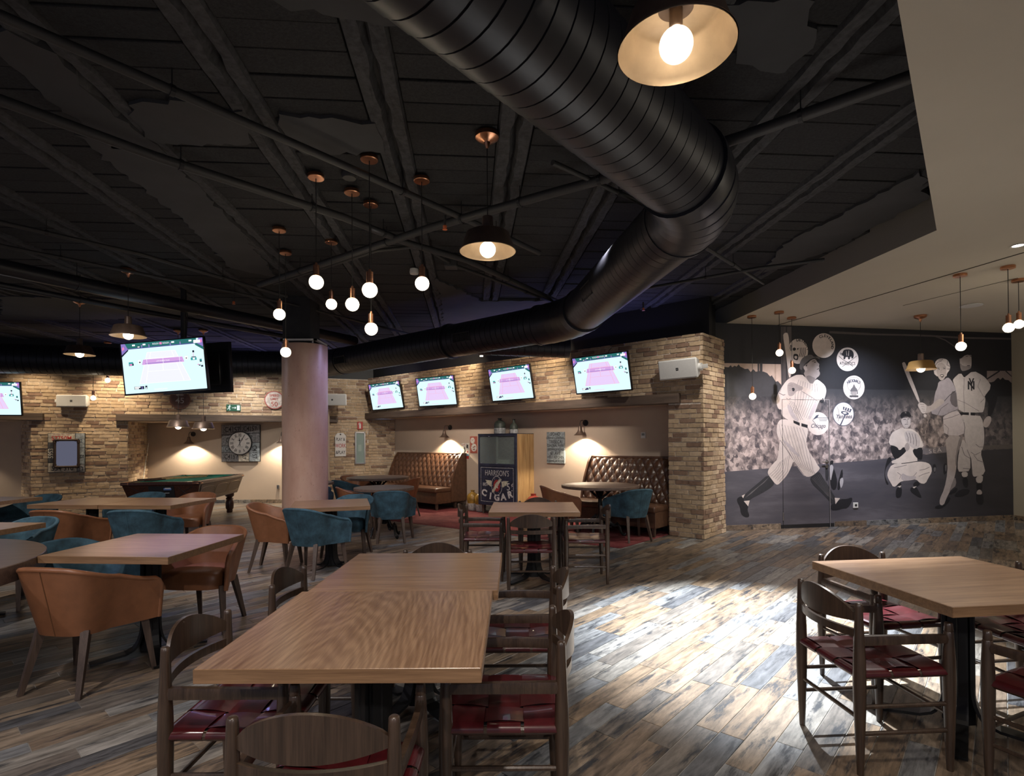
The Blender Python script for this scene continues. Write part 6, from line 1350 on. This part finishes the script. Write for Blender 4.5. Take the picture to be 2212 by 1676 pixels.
def print_mat(name, lo, hi, sc_, z0, z1, dark, x_fade=None, stretch=(1, 1, 1), lohi=(.40, .62), dabs=0.):
    m, t, b = nt(name); v = coords(t, stretch); n = N(t, 'ShaderNodeTexNoise', i_Scale=sc_, i_Detail=6.0, i_Roughness=.62, i_Distortion=.15); t.links.new(v, n.inputs['Vector'])
    r1 = ramp(t, [(lohi[0], lo), (sum(lohi)/2, tuple((a+c)/2*.85 for a, c in zip(lo, hi))), (lohi[1], hi)]); fac = n.outputs['Fac']
    if dabs:
        ds = N(t, 'ShaderNodeVectorMath', operation='ADD'); t.links.new(v, ds.inputs[0]); nn = N(t, 'ShaderNodeTexNoise', i_Scale=9., i_Detail=2.); t.links.new(v, nn.inputs['Vector']); sc2 = N(t, 'ShaderNodeVectorMath', operation='SCALE'); t.links.new(nn.outputs['Color'], sc2.inputs[0]); sc2.inputs['Scale'].default_value = .10; t.links.new(sc2.outputs[0], ds.inputs[1])
        vo = N(t, 'ShaderNodeTexVoronoi', i_Scale=15.); t.links.new(ds.outputs[0], vo.inputs['Vector']); sx = t.nodes.new('ShaderNodeSeparateXYZ'); t.links.new(vo.outputs['Color'], sx.inputs[0])
        mm = N(t, 'ShaderNodeMath', operation='MULTIPLY_ADD'); t.links.new(sx.outputs['X'], mm.inputs[0]); mm.inputs[1].default_value = dabs; t.links.new(fac, mm.inputs[2]); m5 = N(t, 'ShaderNodeMath', operation='SUBTRACT'); t.links.new(mm.outputs[0], m5.inputs[0]); m5.inputs[1].default_value = dabs*.5; fac = m5.outputs[0]
    t.links.new(fac, r1.inputs['Fac'])
    tc = t.nodes.new('ShaderNodeTexCoord'); sp = t.nodes.new('ShaderNodeSeparateXYZ'); t.links.new(tc.outputs['Object'], sp.inputs[0])
    mr = N(t, 'ShaderNodeMapRange', interpolation_type='SMOOTHSTEP'); mr.inputs[1].default_value = z0; mr.inputs[2].default_value = z1; t.links.new(sp.outputs['Z'], mr.inputs[0])
    mx = N(t, 'ShaderNodeMix', data_type='RGBA'); t.links.new(mr.outputs[0], mx.inputs[0]); t.links.new(r1.outputs['Color'], mx.inputs[6]); mx.inputs[7].default_value = (*dark, 1); out = mx.outputs[2]
    if x_fade:
        m2 = N(t, 'ShaderNodeMapRange', interpolation_type='SMOOTHSTEP'); m2.inputs[1].default_value = x_fade[0]; m2.inputs[2].default_value = x_fade[1]; m2.inputs[4].default_value = x_fade[2]; t.links.new(sp.outputs['X'], m2.inputs[0])
        mx2 = N(t, 'ShaderNodeMix', data_type='RGBA'); t.links.new(m2.outputs[0], mx2.inputs[0]); t.links.new(out, mx2.inputs[6]); mx2.inputs[7].default_value = (*dark, 1); out = mx2.outputs[2]
    t.links.new(out, b.inputs['Base Color']); b.inputs['Roughness'].default_value = .62; return m
m_crowd = print_mat('print crowd', (.075, .062, .070), (.56, .45, .42), 7.5, 1.45, 2.25, (.030, .030, .035), (3.4, 5.4, .78), (1, 1, .8), (.34, .68), .26)
m_field = print_mat('print field', (.070, .066, .082), (.135, .125, .145), 1.3, 5, 6, (.028, .026, .030), (2.8, 4.4, .85), (.5, 1, 2.5), (.35, .65))
mu = empty('mural', mat=MF); tag(mu, 'large grey baseball mural of players and a woman on the end wall', 'mural')
mats = MM+[m_crowd, m_field]; NC, NF = len(MM), len(MM)+1; kk = KEYS.index('k')
edge = [(0, .926), (1.3, 1.0), (2.66, 1.077), (4.15, 1.19), (MW, 1.24)]
def fan(pts): return pts
base = [(kk, rect(0, MW, .085, 3.255)), (NC, [(0, .92)]+edge[1:]+[(MW, 2.25), (2.6, 2.25), (0, 2.25)]), (NF, [(0, .06), (MW, .06)]+edge[::-1])]
groups = {}
for line in MURAL.strip().split('\n'):
    g, c, s, *p = line.split(); pts = [tuple(int(v)/1000 for v in q.split(',')) for q in p]
    pts = [(min(max(x, .004), MW-.004), z) for x, z in pts]
    if s == '1': pts = chaikin(pts)
    groups.setdefault(g, []).append((KEYS.index(c), pts))
y = -.002; DY = .000012
poly_mesh('backdrop_print', base+groups.pop('backdrop_print'), mats, mu, y, DY); y -= .0011
order = ['badge_print', 'batter_print', 'catcher_print', 'fielder_print', 'woman_print']
ys = {}
for g in order:
    ys[g] = y; poly_mesh(g, groups[g], mats, mu, y, DY); y -= DY*len(groups[g])+.0002
ty = ys['badge_print']-.0031+.0006
mk, mn, mp_ = MM[kk], MM[KEYS.index('navy')], MM[KEYS.index('gl')]
def arc_text(s, cx, cz, r_, a0, a1, size, m):
    for i, ch in enumerate(s):
        a = a0+(a1-a0)*i/(len(s)-1); text(ch, size, m, mu, cx+r_*math.cos(a), ys['badge_print']-.0009, cz+r_*math.sin(a), 'badge_lettering', ext=.0001, rot=a-PI/2, bold=.002)
arc_text('DETROIT', 1.352, 2.875, .165, 1.72, .10, .070, mk)
arc_text('CLEVELAND', 1.816, 2.965, .152, 2.05, -.25, .062, mk)
arc_text('NATIONALS', 2.362, 2.19, .20, 2.12, 1.02, .066, mn)
yb = ys['badge_print']-.0009
text('ATHLETICS', .072, mk, mu, 2.246, yb, 2.672, 'badge_lettering', ext=.0001, sx=.82, bold=.001)
text('Yankees', .095, mn, mu, 2.165, yb, 1.80, 'badge_lettering', ext=.0001, sx=.95, shear=.3, bold=.002)
text('Chicago', .095, mn, mu, 1.685, yb, 1.645, 'badge_lettering', ext=.0001, sx=.88, shear=.3, bold=.001)
text('SEA', .10, mp_, mu, 3.93, -.0031, 1.222, 'wall_lettering', ext=.0001, sx=1.35, rot=.10, spacing=1.3)
yn = y+.0002
text('N', .20, mk, mu, 4.675, ys['fielder_print']-.0007, 2.335, 'monogram', ext=.0001, sx=1.02, bold=.005); text('Y', .30, mk, mu, 4.683, ys['fielder_print']-.00075, 2.345, 'monogram', ext=.0001, sx=.56, bold=.006)
text('N', .035, MM[KEYS.index('gl')], mu, 3.349, ys['fielder_print']-.0000, 1.866, 'monogram', ext=.0001)
yf = y-.001
dr = struct(MB().box(1.039, 1.881, 0, .045, .006, 2.073).build('door_1', m_black)); dr.matrix_world = MF
mb = MB(); mb.box(1.035, 1.039, yf-.001, .03, 0, 2.077).box(1.881, 1.886, yf-.001, .03, 0, 2.077); mb.build('door_gap', m_ink, dr)
MB().box(1.033, 1.888, yf-.002, .02, 2.073, 2.078).box(1.887, 1.892, yf-.002, .03, 0, 2.077).build('door_edge', plain('pale door edge', (.36, .33, .32), .6), dr)
MB().box(1.025, 1.042, yf-.008, 0, .13, .26).build('hinge', m_steel, dr)
h = MB().tube([(1.835, yf, 1.065), (1.835, yf-.006, 1.065)], .028, 16).tube([(1.835, yf, 1.065), (1.835, yf-.05, 1.065)], .009, 8).tube([(1.84, yf-.045, 1.065), (1.72, yf-.048, 1.06)], [.011, .009], 8).build('handle', m_steel, dr, True, 50)
MB().tube([(1.83, yf, .985), (1.83, yf-.012, .985)], .026, 16).build('lock', m_steel, dr, True, 50)
so = empty('wall_socket', mat=MF @ Matrix.Translation((2.362, yf, .34))); MB().rbox(-.045, .045, -.012, .003, -.045, .045, .004).build('plate', m_white, so); MB().tube([(0, -.0125, 0), (0, -.010, 0)], .022, 16).build('socket_hole', m_ink, so); tag(so, 'white wall socket on the mural near the batter shoe', 'socket')
for p, used, in ((chair_p, chair_s), (tan_p, tan_s), (blue_p, blue_s)): pass
